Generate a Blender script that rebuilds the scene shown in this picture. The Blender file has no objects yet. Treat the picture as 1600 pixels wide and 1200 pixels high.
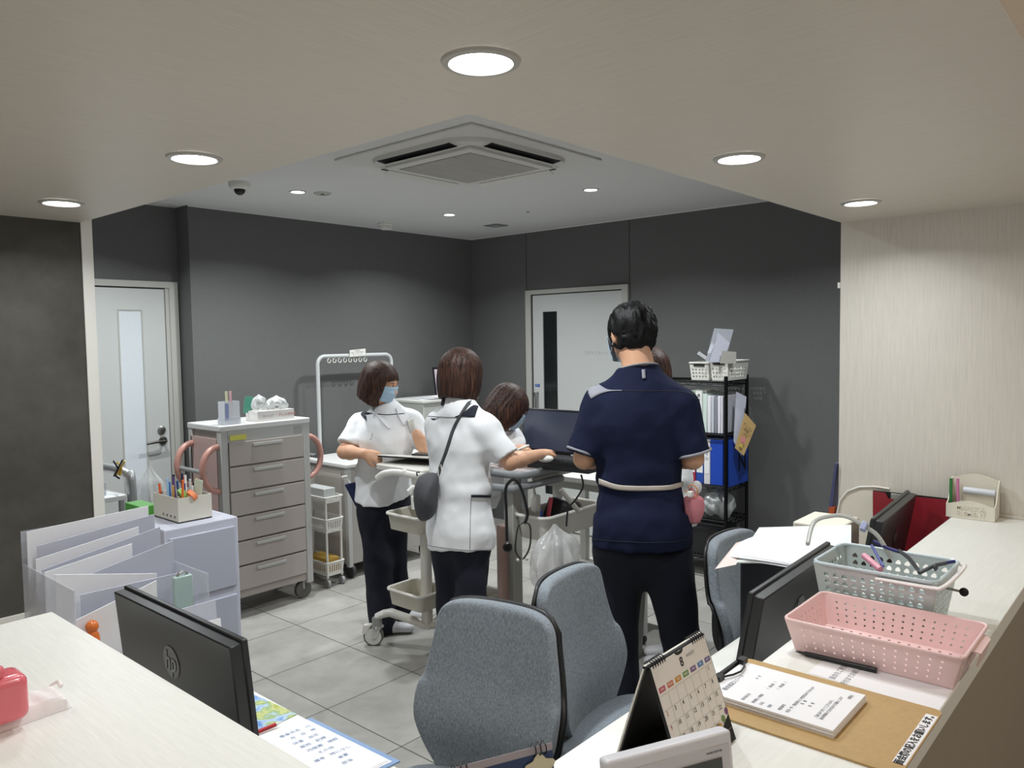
import bpy, bmesh, math, random
import numpy as np
from mathutils import Vector, Matrix, Euler
random.seed(7)
C = bpy.context.scene.collection
SC = bpy.context.scene
PI = math.pi

# ------------------------------------------------------------------ camera
F = 1222.93
H = 1.63
_yaw, _pit, _rol = math.radians(41.295), math.radians(-3.370), math.radians(-0.8715)
_f = Vector((math.cos(_yaw)*math.cos(_pit), math.sin(_yaw)*math.cos(_pit), math.sin(_pit)))
_r0 = Vector((math.sin(_yaw), -math.cos(_yaw), 0)); _u0 = _r0.cross(_f)
_r = _r0*math.cos(_rol)+_u0*math.sin(_rol); _u = _u0*math.cos(_rol)-_r0*math.sin(_rol)
EYE = Vector((0, 0, H))
cam_d = bpy.data.cameras.new('camera'); cam = bpy.data.objects.new('camera', cam_d); C.objects.link(cam)
cam_d.sensor_fit = 'HORIZONTAL'; cam_d.sensor_width = 36; cam_d.lens = 36*F/1600; cam_d.clip_start = .02
M = Matrix((_r, _u, -_f)).transposed().to_4x4(); M.translation = EYE; cam.matrix_world = M
SC.camera = cam

def ray(x, y): return _f+_r*((x-800)/F)+_u*((600-y)/F)
def atz(x, y, z):
    d = ray(x, y); return EYE+d*((z-H)/d.z)
def atx(x, y, X):
    d = ray(x, y); return EYE+d*(X/d.x)
def aty(x, y, Y):
    d = ray(x, y); return EYE+d*(Y/d.y)
def atd(x, y, dep): return EYE+ray(x, y)*dep

# ------------------------------------------------------------------ world, lights, exposure
W = bpy.data.worlds.new('world'); SC.world = W; W.use_nodes = True
W.node_tree.nodes['Background'].inputs[0].default_value = (1.0, .965, .93, 1)
W.node_tree.nodes['Background'].inputs[1].default_value = 0.36
SC.view_settings.view_transform = 'Standard'; SC.view_settings.look = 'None'
SC.view_settings.gamma = 1; SC.view_settings.exposure = 0.06; SC.view_settings.use_curve_mapping = False
SOFFIT_Z = 2.021; CEIL_Z = 2.53
POWER_SOFFIT = 2.5; POWER_ROOM = 15.5; POWER_LOBBY_FILL = 7.0
COOL = (0.95, 0.985, 1.0)
SOFFIT_LIGHTS = [(.824, .773), (.824, 1.607), (.824, 2.362), (1.658, .777), (2.484, .776)]
ROOM_LIGHTS = [(4.02, 4.111), (3.976, 2.827), (3.976, 1.55), (2.75, 4.111), (1.75, 4.3), (2.0, 1.9)]
LOBBY_FILL = [(-1.0, 1.6), (1.6, -1.0), (-.9, -.9)]
def area(loc, power, r, spread, col=COOL, name='downlight_lamp'):
    l = bpy.data.lights.new(name, 'AREA'); l.shape = 'DISK'; l.size = 2*r; l.energy = power; l.color = col
    l.spread = math.radians(spread)
    o = bpy.data.objects.new(name, l); C.objects.link(o); o.location = loc; return o

# ------------------------------------------------------------------ helpers
def lin(c):
    return tuple(((v/12.92) if v <= .04045 else ((v+.055)/1.055)**2.4) for v in c)
def hx(s):
    s = s.lstrip('#'); return lin(tuple(int(s[i:i+2], 16)/255 for i in (0, 2, 4)))+(1,)
_m = {}
def mat(name, col, rough=.5, metal=0, **k):
    """col hex or linear tuple; k: noise=(scale, amount), bump=(scale,strength), stretch=(x,y,z), emit, alpha, trans, coat, spec"""
    if name in _m: return _m[name]
    m = bpy.data.materials.new(name); m.use_nodes = True; _m[name] = m
    nt = m.node_tree; b = nt.nodes['Principled BSDF']
    c = hx(col) if isinstance(col, str) else col
    b.inputs['Base Color'].default_value = c; b.inputs['Roughness'].default_value = rough; b.inputs['Metallic'].default_value = metal
    if 'emit' in k: b.inputs['Emission Color'].default_value = hx(k['emit'][0]); b.inputs['Emission Strength'].default_value = k['emit'][1]
    if 'alpha' in k: b.inputs['Alpha'].default_value = k['alpha']
    if 'trans' in k: b.inputs['Transmission Weight'].default_value = k['trans']
    if 'coat' in k: b.inputs['Coat Weight'].default_value = k['coat']
    if 'spec' in k: b.inputs['Specular IOR Level'].default_value = k['spec']
    if 'sheen' in k: b.inputs['Sheen Weight'].default_value = k['sheen']
    if 'sss' in k:
        b.inputs['Subsurface Weight'].default_value = k['sss']; b.inputs['Subsurface Radius'].default_value = (.01, .004, .002)
    tc = mp = None
    def coords(st):
        tc = nt.nodes.new('ShaderNodeTexCoord'); mp = nt.nodes.new('ShaderNodeMapping'); mp.inputs['Scale'].default_value = st
        nt.links.new(tc.outputs['Object'], mp.inputs[0]); return mp.outputs[0]
    st = k.get('stretch', (1, 1, 1))
    ns = k.get('noise', (9, .06))
    if ns:
        v = coords(st); n = nt.nodes.new('ShaderNodeTexNoise'); n.inputs['Scale'].default_value = ns[0]; n.inputs['Detail'].default_value = 4
        if len(ns) > 2: n.inputs['Roughness'].default_value = ns[2]
        nt.links.new(v, n.inputs[0])
        mr = nt.nodes.new('ShaderNodeMapRange'); mr.inputs[1].default_value = .3; mr.inputs[2].default_value = .7
        mr.inputs[3].default_value = 1-ns[1]; mr.inputs[4].default_value = 1+ns[1]
        nt.links.new(n.outputs[0], mr.inputs[0])
        mx = nt.nodes.new('ShaderNodeVectorMath'); mx.operation = 'MULTIPLY'; mx.inputs[0].default_value = c[:3]
        nt.links.new(mr.outputs[0], mx.inputs[1]); nt.links.new(mx.outputs[0], b.inputs['Base Color'])
    if 'bump' in k:
        v = coords(k.get('bstretch', st)); n = nt.nodes.new('ShaderNodeTexNoise'); n.inputs['Scale'].default_value = k['bump'][0]; n.inputs['Detail'].default_value = 3
        nt.links.new(v, n.inputs[0]); bp = nt.nodes.new('ShaderNodeBump'); bp.inputs['Strength'].default_value = k['bump'][1]; bp.inputs['Distance'].default_value = k.get('bdist', .004)
        nt.links.new(n.outputs[0], bp.inputs['Height']); nt.links.new(bp.outputs[0], b.inputs['Normal'])
    return m

class MB:
    """collects shapes and links them as ONE mesh object"""
    def __init__(s): s.v = []; s.f = []; s.m = []; s.cur = 0
    def add(s, vs, fs):
        n = len(s.v); s.v += [tuple(v) for v in vs]; s.f += [tuple(i+n for i in f) for f in fs]; s.m += [s.cur]*len(fs); return s
    def box(s, c, d, R=None):
        x, y, z = d[0]/2, d[1]/2, d[2]/2; c = Vector(c)
        P = [Vector((a*x, b*y, e*z)) for a in (-1, 1) for b in (-1, 1) for e in (-1, 1)]
        if R is not None: P = [R @ p for p in P]
        return s.add([c+p for p in P], [(0, 1, 3, 2), (4, 6, 7, 5), (0, 4, 5, 1), (2, 3, 7, 6), (0, 2, 6, 4), (1, 5, 7, 3)])
    def bx(s, x0, x1, y0, y1, z0, z1): return s.box(((x0+x1)/2, (y0+y1)/2, (z0+z1)/2), (x1-x0, y1-y0, z1-z0))
    def hexa(s, lo, hi):
        """lo, hi: four points each"""
        return s.add(list(lo)+list(hi), [(3, 2, 1, 0), (4, 5, 6, 7), (0, 1, 5, 4), (1, 2, 6, 5), (2, 3, 7, 6), (3, 0, 4, 7)])
    def tube(s, pts, r, n=10, closed=False, cap=True, flat=1.0):
        pts = [Vector(p) for p in pts]; N = len(pts)
        rr = r if isinstance(r, (list, tuple)) else [r]*N
        rings = []; up = None
        for i, p in enumerate(pts):
            if closed: t = pts[(i+1) % N]-pts[i-1]
            else: t = pts[min(i+1, N-1)]-pts[max(i-1, 0)]
            if t.length < 1e-9: t = Vector((0, 0, 1))
            t.normalize()
            if up is None:
                up = Vector((0, 0, 1)) if abs(t.z) < .9 else Vector((1, 0, 0))
            a = t.cross(up)
            if a.length < 1e-6: a = t.cross(Vector((0, 1, 0)))
            a.normalize(); b = a.cross(t); b.normalize(); up = b
            rings.append([p+(a*math.cos(2*PI*k/n)+b*math.sin(2*PI*k/n)*flat)*rr[i] for k in range(n)])
        vs = [q for g in rings for q in g]; fs = []
        M_ = N if closed else N-1
        for i in range(M_):
            j = (i+1) % N
            for k in range(n): fs.append((i*n+k, i*n+(k+1) % n, j*n+(k+1) % n, j*n+k))
        if cap and not closed:
            fs.append(tuple(range(n))[::-1]); fs.append(tuple((N-1)*n+k for k in range(n)))
        return s.add(vs, fs)
    def cyl(s, a, b, r, r2=None, n=20): return s.tube([a, b], [r, r if r2 is None else r2], n)
    def lathe(s, prof, c=(0, 0, 0), n=32, R=None, cap=True):
        c = Vector(c); vs = []; fs = []
        for (r, z) in prof:
            for k in range(n):
                p = Vector((r*math.cos(2*PI*k/n), r*math.sin(2*PI*k/n), z)); vs.append(c+(R @ p if R is not None else p))
        for i in range(len(prof)-1):
            for k in range(n): fs.append((i*n+k, i*n+(k+1) % n, (i+1)*n+(k+1) % n, (i+1)*n+k))
        if cap: fs.append(tuple(range(n))[::-1]); fs.append(tuple((len(prof)-1)*n+k for k in range(n)))
        return s.add(vs, fs)
    def prism(s, poly, ax, h0, h1):
        """poly 2-D outline extruded along axis ax ('x','y','z')"""
        def P(a, b, h): return {'x': (h, a, b), 'y': (a, h, b), 'z': (a, b, h)}[ax]
        n = len(poly); vs = [P(a, b, h0) for a, b in poly]+[P(a, b, h1) for a, b in poly]
        return s.add(vs, [tuple(range(n))[::-1], tuple(range(n, 2*n))]+[(i, (i+1) % n, n+(i+1) % n, n+i) for i in range(n)])
    def plate(s, pts, th):
        """thin plate: polygon in space (ordered), thickness along its normal"""
        pts = [Vector(p) for p in pts]; nrm = (pts[1]-pts[0]).cross(pts[2]-pts[0]).normalized()*th; n = len(pts)
        return s.add(pts+[p+nrm for p in pts], [tuple(range(n))[::-1], tuple(range(n, 2*n))]+[(i, (i+1) % n, n+(i+1) % n, n+i) for i in range(n)])
    def sph(s, c, r, n=16, sc=(1, 1, 1), R=None):
        prof = [(max(1e-4, r*math.sin(PI*i/(n//2+2))), -r*math.cos(PI*i/(n//2+2))) for i in range(n//2+3)]
        S = Matrix.Diagonal(sc).to_3x3(); RR = (R.to_3x3() @ S) if R is not None else S
        return s.lathe(prof, c, n, RR)
    def grid(s, fn, nu, nv, closeu=False):
        vs = [fn(i/(nu if closeu else nu-1), j/(nv-1)) for j in range(nv) for i in range(nu)]
        fs = []
        for j in range(nv-1):
            for i in range(nu if closeu else nu-1):
                i2 = (i+1) % nu; fs.append((j*nu+i, j*nu+i2, (j+1)*nu+i2, (j+1)*nu+i))
        return s.add(vs, fs)
    def build(s, name, ms, parent=None, org=None, bev=0, smooth=None, seg=2, thick=0, sub=0):
        me = bpy.data.meshes.new(name)
        if parent is not None and org is None: org = parent.get('_o', (0, 0, 0))
        o3 = Vector(org) if org is not None else Vector((0, 0, 0))
        me.from_pydata([tuple(Vector(v)-o3) for v in s.v], [], s.f)
        ms = ms if isinstance(ms, (list, tuple)) else [ms]
        for m in ms: me.materials.append(m)
        if len(ms) > 1: me.polygons.foreach_set('material_index', s.m)
        bm = bmesh.new(); bm.from_mesh(me); bmesh.ops.recalc_face_normals(bm, faces=bm.faces); bm.to_mesh(me); bm.free()
        o = bpy.data.objects.new(name, me); C.objects.link(o)
        if parent is not None: o.parent = parent
        else: o.location = o3
        if smooth is None: smooth = len(s.v) > 8 or bev > 0
        if smooth:
            for p in me.polygons: p.use_smooth = True
            # sharp edges by angle
            bm = bmesh.new(); bm.from_mesh(me)
            for e in bm.edges:
                if len(e.link_faces) == 2 and e.calc_face_angle(0) > math.radians(38): e.smooth = False
            bm.to_mesh(me); bm.free()
        if thick:
            md = o.modifiers.new('s', 'SOLIDIFY'); md.thickness = thick; md.offset = 0
        if bev:
            md = o.modifiers.new('b', 'BEVEL'); md.width = bev; md.segments = seg; md.limit_method = 'ANGLE'; md.angle_limit = math.radians(40); md.harden_normals = False
        if sub:
            md = o.modifiers.new('u', 'SUBSURF'); md.levels = sub; md.render_levels = sub
        return o

def thing(name, label, cat, loc=(0, 0, 0), rz=0, group=None, local=False):
    """Empty at the base. local=False: children are given in world coordinates; True: in the thing's own frame"""
    o = bpy.data.objects.new(name, None); C.objects.link(o); o.empty_display_size = .05
    o.location = loc; o.rotation_euler = (0, 0, rz); o['label'] = label; o['category'] = cat
    if group: o['group'] = group
    _org[o.name] = (0, 0, 0) if local else tuple(loc)
    return o
_org = {}
def orgof(p):
    while p is not None:
        if p.name in _org: return _org[p.name]
        p = p.parent
    return (0, 0, 0)
def part(mb, name, ms, parent, **k):
    return mb.build(name, ms, parent, org=orgof(parent), **k)
def tag(o, label, cat, group=None):
    o['label'] = label; o['category'] = cat
    if group: o['group'] = group
    return o
def single(mb, name, ms, label, cat, base, group=None, **k):
    return tag(mb.build(name, ms, None, org=base, **k), label, cat, group)
def struct(mb, name, ms, **k):
    o = mb.build(name, ms, None, **k); o['kind'] = 'structure'; return o
def dup(root, loc=None, rz=None, label=None, group=None):
    r = root.copy(); C.objects.link(r)
    if loc is not None: r.location = loc
    if rz is not None: r.rotation_euler = (0, 0, rz)
    if label: r['label'] = label
    if group: r['group'] = group
    for ch in list(root.children):
        c = ch.copy(); C.objects.link(c); c.parent = r
        for g in list(ch.children):
            d = g.copy(); C.objects.link(d); d.parent = c
    return r
def text(s, size, mtx, m, parent, name='lettering', ext=.0004, align='CENTER', bold=False, sx=1.0):
    """lettering as a mesh; mtx: 4x4 world (or local) placement, text lies in its xy plane"""
    cu = bpy.data.curves.new('t', 'FONT'); cu.body = s; cu.size = size; cu.extrude = ext; cu.align_x = align; cu.align_y = 'CENTER'
    cu.resolution_u = 3
    if bold: cu.offset = size*.015
    t = bpy.data.objects.new('t', cu); C.objects.link(t); dg = bpy.context.evaluated_depsgraph_get()
    me = bpy.data.meshes.new_from_object(t.evaluated_get(dg)); bpy.data.objects.remove(t)
    S = Matrix.Diagonal((sx, 1, 1, 1)); me.transform(mtx @ S)
    o3 = Vector(orgof(parent)) if parent is not None else Vector((0, 0, 0))
    me.transform(Matrix.Translation(-o3)); me.materials.clear(); me.materials.append(m)
    o = bpy.data.objects.new(name, me); C.objects.link(o); o.parent = parent
    return o
def frame(o, xa, ya):
    """4x4 matrix with origin o, x axis xa, y axis ya (made orthogonal)"""
    xa = Vector(xa).normalized(); za = xa.cross(Vector(ya)).normalized(); ya = za.cross(xa)
    m_ = Matrix((xa, ya, za)).transposed().to_4x4(); m_.translation = Vector(o); return m_
def arc(c, r, a0, a1, n, ax='xy'):
    out = []
    for i in range(n+1):
        a = a0+(a1-a0)*i/n; p, q = r*math.cos(a), r*math.sin(a)
        out.append(Vector(c)+{'xy': Vector((p, q, 0)), 'xz': Vector((p, 0, q)), 'yz': Vector((0, p, q))}[ax])
    return out
def rrect(w, d, r, n=5):
    out = []
    for cx, cy, a in ((w/2-r, d/2-r, 0), (-w/2+r, d/2-r, PI/2), (-w/2+r, -d/2+r, PI), (w/2-r, -d/2+r, 1.5*PI)):
        for i in range(n+1): out.append((cx+r*math.cos(a+PI/2*i/n), cy+r*math.sin(a+PI/2*i/n)))
    return out
def bez(p, n=16):
    p = [Vector(q) for q in p]; out = []
    for i in range(n+1):
        t = i/n; q = list(p)
        while len(q) > 1: q = [a.lerp(b, t) for a, b in zip(q, q[1:])]
        out.append(q[0])
    return out
def crom(p, n=6):
    """smooth curve through the points"""
    p = [Vector(q) for q in p]; out = []
    for i in range(len(p)-1):
        a, b, c, d = p[max(i-1, 0)], p[i], p[i+1], p[min(i+2, len(p)-1)]
        for k in range(n):
            t = k/n; out.append(.5*((2*b)+(c-a)*t+(2*a-5*b+4*c-d)*t*t+(3*b-a-3*c+d)*t**3))
    return out+[p[-1]]

# ------------------------------------------------------------------ materials
def woodmat(name, col, stretch, amt=.05):
    m = mat(name, col, .42, noise=(24, amt, .7), stretch=stretch, bump=(30, .08))
    return m
WOODC = '#d8d0c3'
M_soff_l = woodmat('laminate_grain_x', '#dad3c7', (.35, 8, 8), .055)
M_soff_r = woodmat('laminate_grain_y', '#dad3c7', (8, .35, 8), .055)
M_wood_v = woodmat('laminate_grain_z', '#d8d3c9', (9, 9, .35), .075)
M_top_x = woodmat('countertop_grain_x', '#e7e8e3', (.5, 9, 9), .045)
M_top_y = woodmat('countertop_grain_y', '#e7e8e3', (9, .5, 9), .045)
M_desk = woodmat('desk_white', '#efefea', (.5, 6, 6), .02)
M_wall = mat('dark_grey_wallpaper', '#666766', .85, noise=(60, .03), bump=(300, .15))
M_stone = mat('charcoal_stone_panel', '#4a4842', .7, noise=(5, .28, .7))
M_ceil = mat('white_ceiling', '#e0e0df', .9, noise=(3, .01), bump=(400, .1))
M_white = mat('white_trim', '#e6e4dd', .5, noise=None)
M_taupe = mat('taupe_counter_front', '#948b7c', .5, noise=(14, .03), stretch=(9, 9, .5))
M_door = mat('door_pale_grey', '#c4c7c5', .5, noise=(3, .01))
M_dframe = mat('door_frame_grey', '#b8b8b2', .45, noise=None)
M_black = mat('black_plastic', '#17181a', .4, noise=None)
M_blackm = mat('black_matte', '#0d0e10', .6, noise=None)
M_chrome = mat('brushed_steel', '#a9a9a6', .3, 1, noise=None)
M_steel_d = mat('dark_steel', '#5a5854', .3, 1, noise=None)
M_alu = mat('aluminium', '#b9bcbd', .35, .7, noise=None)
M_ltgrey = mat('light_grey_plastic', '#c6c5c0', .45, noise=None)
M_whitep = mat('white_plastic', '#e8e7e0', .4, noise=None)
M_ivory = mat('ivory_plastic', '#e4dfd0', .5, noise=None)
M_paper = mat('paper', '#f1f2f6', .8, noise=(4, .01))
M_ink = mat('black_ink', '#1c1c1f', .6, noise=None)
M_inkg = mat('grey_ink', '#8b8d96', .6, noise=None)
M_emit = mat('lamp_diffuser', '#ffffff', .5, noise=None, emit=('#f4f8ff', 9))
def plain(col, rough=.5, **k): return mat('col_'+col.strip('#')+str(rough)+str(sorted(k.items()))[:40], col, rough, noise=None, **k)

# tile floor: 0.484 m square concrete-look tiles with dark joints
def tilemat():
    m = bpy.data.materials.new('concrete_look_tiles'); m.use_nodes = True; nt = m.node_tree; b = nt.nodes['Principled BSDF']
    tc = nt.nodes.new('ShaderNodeTexCoord'); sp = nt.nodes.new('ShaderNodeSeparateXYZ'); nt.links.new(tc.outputs['Object'], sp.inputs[0])
    def math_(op, a, bb=None):
        n = nt.nodes.new('ShaderNodeMath'); n.operation = op
        for i, v in enumerate((a, bb)):
            if v is None: continue
            if isinstance(v, (int, float)): n.inputs[i].default_value = v
            else: nt.links.new(v, n.inputs[i])
        return n.outputs[0]
    T = .5; x0, y0 = TILE0; ids = []; js = []
    for ax, o in ((0, x0), (1, y0)):
        u = math_('DIVIDE', math_('SUBTRACT', sp.outputs[ax], o), T); ids.append(math_('FLOOR', u))
        fr = math_('FRACT', math_('ADD', u, 40)); js.append(math_('MINIMUM', fr, math_('SUBTRACT', 1, fr)))
    j = math_('LESS_THAN', math_('MINIMUM', js[0], js[1]), .0045)
    cb = nt.nodes.new('ShaderNodeCombineXYZ'); nt.links.new(ids[0], cb.inputs[0]); nt.links.new(ids[1], cb.inputs[1])
    wn = nt.nodes.new('ShaderNodeTexWhiteNoise'); nt.links.new(cb.outputs[0], wn.inputs[0])
    ad = nt.nodes.new('ShaderNodeVectorMath'); ad.operation = 'MULTIPLY_ADD'; ad.inputs[1].default_value = (30, 30, 30)
    nt.links.new(wn.outputs['Color'], ad.inputs[0]); nt.links.new(tc.outputs['Object'], ad.inputs[2])
    n = nt.nodes.new('ShaderNodeTexNoise'); n.inputs['Scale'].default_value = 4; n.inputs['Detail'].default_value = 8; n.inputs['Roughness'].default_value = .65
    nt.links.new(ad.outputs[0], n.inputs[0])
    cr = nt.nodes.new('ShaderNodeValToRGB'); cr.color_ramp.elements[0].position = .3; cr.color_ramp.elements[1].position = .72
    cr.color_ramp.elements[0].color = hx('#96948e'); cr.color_ramp.elements[1].color = hx('#b6b4ae'); nt.links.new(n.outputs[0], cr.inputs[0])
    mx = nt.nodes.new('ShaderNodeMix'); mx.data_type = 'RGBA'; nt.links.new(j, mx.inputs[0]); nt.links.new(cr.outputs[0], mx.inputs[6]); mx.inputs[7].default_value = hx('#33322f')
    nt.links.new(mx.outputs[2], b.inputs['Base Color']); b.inputs['Roughness'].default_value = .38
    bp = nt.nodes.new('ShaderNodeBump'); bp.inputs['Strength'].default_value = .15; bp.inputs['Distance'].default_value = .003; nt.links.new(n.outputs[0], bp.inputs['Height']); nt.links.new(bp.outputs[0], b.inputs['Normal'])
    return m
_tp = atz(511, 1108, 0); TILE0 = (round(_tp.x, 3), round(_tp.y, 3))

# ------------------------------------------------------------------ the room
XW, YW, YR, ZC = 5.163, 5.004, 5.171, CEIL_Z
struct(MB().bx(-3, 5.6, -3, 5.6, -.06, 0), 'floor', tilemat())
struct(MB().bx(.90, 5.4, .90, 5.4, ZC, ZC+.06), 'ceiling', M_ceil)
struct(MB().bx(2.505, XW+.1, YW, YW+.3, 0, ZC), 'wall_back_left', M_wall)
struct(MB().bx(.7, 2.505, YR, YR+.13, 0, ZC), 'wall_recess', M_wall)
wr = MB(); wr.bx(XW, XW+.12, .97, 3.311, 0, ZC); wr.bx(XW, XW+.12, 4.355, YW, 0, ZC); wr.bx(XW, XW+.12, 3.317, 4.349, 0, ZC)
struct(wr, 'wall_back_right', M_wall)
seam = MB(); seam.bx(XW+.004, XW+.02, 3.30, 3.33, 0, ZC); seam.bx(XW+.004, XW+.02, 4.34, 4.36, 0, ZC)
struct(seam, 'trim_1', M_blackm)
struct(MB().bx(XW-.006, XW, .97, YW, ZC-.008, ZC), 'trim_2', M_ceil)
struct(MB().bx(2.505, XW, YW-.006, YW, ZC-.008, ZC), 'trim_3', M_ceil)
struct(MB().bx(2.499, XW, YW-.008, YW, 0, .06), 'baseboard_back_left', plain('#4a4a49'))
struct(MB().bx(XW-.008, XW, .97, 3.27, 0, .06), 'baseboard_back_right', plain('#4a4a49'))
# left wall: dark stone above a low pale wainscot, white end post
struct(MB().bx(-1.5, 1.0, 2.716, 2.80, .802, SOFFIT_Z), 'wall_left', M_stone)
struct(MB().bx(-1.5, 1.0, 2.718, 2.80, 0, .79), 'wall_left_wainscot', M_wood_v)
lt = MB(); lt.bx(-1.5, 1.03, 2.705, 2.80, .789, .803); lt.bx(-1.5, 1.0, 2.708, 2.72, .728, .739)
struct(lt, 'trim_4', M_white)
struct(MB().bx(1.0, 1.034, 2.712, 2.83, 0, ZC-.001), 'trim_5', M_white)
struct(MB().bx(.72, 1.0, 2.80, 5.171, 0, ZC), 'wall_left_inner', M_wall)
# right wall: pale laminate
RWX = 2.885
struct(MB().bx(RWX, RWX+.10, -3, .968, 0, SOFFIT_Z), 'wall_right', M_wood_v)
struct(MB().bx(RWX+.101, 5.163, .85, .968, 0, ZC), 'wall_right_inner', M_wall)
struct(MB().bx(RWX-.008, RWX-.0005, -.5, .58, 1.036, 1.046), 'trim_6', M_wood_v)
# soffit: two mitred runs, grain across each
z0, z1 = SOFFIT_Z, SOFFIT_Z+.5
sl = MB(); sl.add([(.19, .19, z0), (1.0, .968, z0), (1.0, 2.81, z0), (.19, 2.81, z0), (.19, .19, z1), (1.0, .968, z1), (1.0, 2.81, z1), (.19, 2.81, z1)],
       [(3, 2, 1, 0), (4, 5, 6, 7), (0, 1, 5, 4), (1, 2, 6, 5), (2, 3, 7, 6), (3, 0, 4, 7)])
struct(sl, 'ceiling_soffit_left', M_soff_l)
sr = MB(); sr.add([(.19, .19, z0), (2.985, .19, z0), (2.985, .968, z0), (1.0, .968, z0), (.19, .19, z1), (2.985, .19, z1), (2.985, .968, z1), (1.0, .968, z1)],
       [(0, 1, 2, 3), (7, 6, 5, 4), (0, 4, 5, 1), (1, 5, 6, 2), (2, 6, 7, 3), (3, 7, 4, 0)])
struct(sr, 'ceiling_soffit_right', M_soff_r)
struct(MB().bx(-1.5, .19, 2.716, 2.8, SOFFIT_Z, 2.75), 'wall_left_upper', M_stone)
struct(MB().add([(-3, -3, 2.7), (2.95, -3, 2.7), (2.95, .19, 2.7), (.19, .19, 2.7), (.19, 2.75, 2.7), (-3, 2.75, 2.7)]+[(-3, -3, 2.76), (2.95, -3, 2.76), (2.95, .19, 2.76), (.19, .19, 2.76), (.19, 2.75, 2.76), (-3, 2.75, 2.76)],
       [(0, 1, 2, 3, 4, 5), (11, 10, 9, 8, 7, 6)]+[(i, (i+1) % 6, 6+(i+1) % 6, 6+i) for i in range(6)]), 'ceiling_lobby', mat('lobby_ceiling_warm', '#f2cfa0', .8, noise=None))
struct(MB().bx(RWX, RWX+.1, -3, .19, SOFFIT_Z, 2.7), 'wall_right_upper', M_wood_v)

# doors
d1 = thing('door_1', '', 'door', (2.05, YR, 0)); del d1['label']; del d1['category']; d1['kind'] = 'structure'
f1 = MB(); f1.bx(2.43, 2.489, YR-.02, YR, 0, 2.035); f1.bx(1.55, 1.61, YR-.02, YR, 0, 2.035); f1.bx(1.61, 2.43, YR-.02, YR, 1.995, 2.035)
f1.bx(2.405, 2.43, YR-.012, YR, 0, 1.995)
part(f1, 'door_frame', M_dframe, d1)
lf = MB(); lf.bx(1.63, 2.103, YR-.007, YR-.001, .01, 1.985); lf.bx(2.248, 2.40, YR-.007, YR-.001, .01, 1.985); lf.bx(2.103, 2.248, YR-.007, YR-.001, .01, .25); lf.bx(2.103, 2.248, YR-.007, YR-.001, 1.843, 1.985)
part(lf, 'door_leaf', M_door, d1)
ws = MB()
for a, b_ in ((2.097, 2.105), (2.246, 2.254)): ws.bx(a, b_, YR-.011, YR-.003, .25, 1.843)
ws.bx(2.097, 2.254, YR-.011, YR-.003, 1.843, 1.851)
part(ws, 'window_bead', M_dframe, d1)
fg = mat('frosted_glass', '#c9d0d4', .45, noise=(300, .06), emit=('#dfe8f0', .10))  # weak emission puts the light of the room beyond into the pane
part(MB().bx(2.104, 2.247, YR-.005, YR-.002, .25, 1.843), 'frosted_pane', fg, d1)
hd = MB(); hd.lathe([(.026, 0), (.026, .01), (.018, .014)], (2.352, YR-.007, .985), 24, Euler((PI/2, 0, 0)).to_matrix()); hd.cyl((2.352, YR-.02, .985), (2.352, YR-.058, .985), .009)
hd.tube([(2.352, YR-.056, .985), (2.30, YR-.060, .985), (2.225, YR-.060, .98)], [.010, .009, .008], 12)
part(hd, 'door_handle', M_steel_d, d1)
lk = MB(); lk.lathe([(.026, 0), (.026, .008), (.020, .012)], (2.346, YR-.007, 1.055), 24, Euler((PI/2, 0, 0)).to_matrix()); lk.box((2.346, YR-.022, 1.055), (.008, .014, .028))
part(lk, 'door_lock', M_chrome, d1)
d2 = thing('door_2', '', 'door', (XW, 3.85, 0)); del d2['label']; del d2['category']; d2['kind'] = 'structure'
f2 = MB(); f2.bx(XW-.025, XW-.0005, 4.29, 4.349, 0, 2.03); f2.bx(XW-.025, XW-.0005, 3.317, 3.37, 0, 2.03); f2.bx(XW-.025, XW-.0005, 3.37, 4.29, 1.995, 2.03)
part(f2, 'door_frame', M_dframe, d2)
part(MB().bx(XW-.010, XW-.0005, 4.272, 4.289, 0, 1.99), 'door_gap', M_blackm, d2)
l2 = MB(); l2.bx(XW-.018, XW-.002, 4.163, 4.272, .01, 1.985); l2.bx(XW-.018, XW-.002, 3.372, 4.013, .01, 1.985); l2.bx(XW-.018, XW-.002, 4.013, 4.163, 1.845, 1.985); l2.bx(XW-.018, XW-.002, 4.013, 4.163, .01, .3)
part(l2, 'door_leaf', M_door, d2)
part(MB().bx(XW-.008, XW-.002, 4.013, 4.163, .3, 1.845), 'dark_pane', mat('dark_glass', '#15191b', .12, noise=None), d2)
h2 = MB(); h2.tube([(XW-.018, 4.225, 1.16), (XW-.05, 4.225, 1.16), (XW-.05, 4.225, .80), (XW-.018, 4.225, .80)], .010, 12); h2.tube([(XW-.018, 4.255, 1.15), (XW-.03, 4.255, 1.15)], .014, 12)
part(h2, 'door_handle', M_chrome, d2)
s2 = part(MB().bx(XW-.0195, XW-.018, 4.205, 4.255, 1.20, 1.235), 'door_sign', plain('#2456a6'), d2)
text('引く', .018, frame((XW-.0202, 4.23, 1.222), (0, -1, 0), (0, 0, 1)), M_white, d2)
part(MB().bx(XW-.0196, XW-.018, 4.205, 4.255, 1.20, 1.208), 'door_sign_edge', M_white, d2)
text('スタッフルーム', .034, frame((XW-.0185, 3.62, 1.50), (0, -1, 0), (0, 0, 1)), plain('#a4a8a8'), d2, 'door_lettering')

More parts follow.
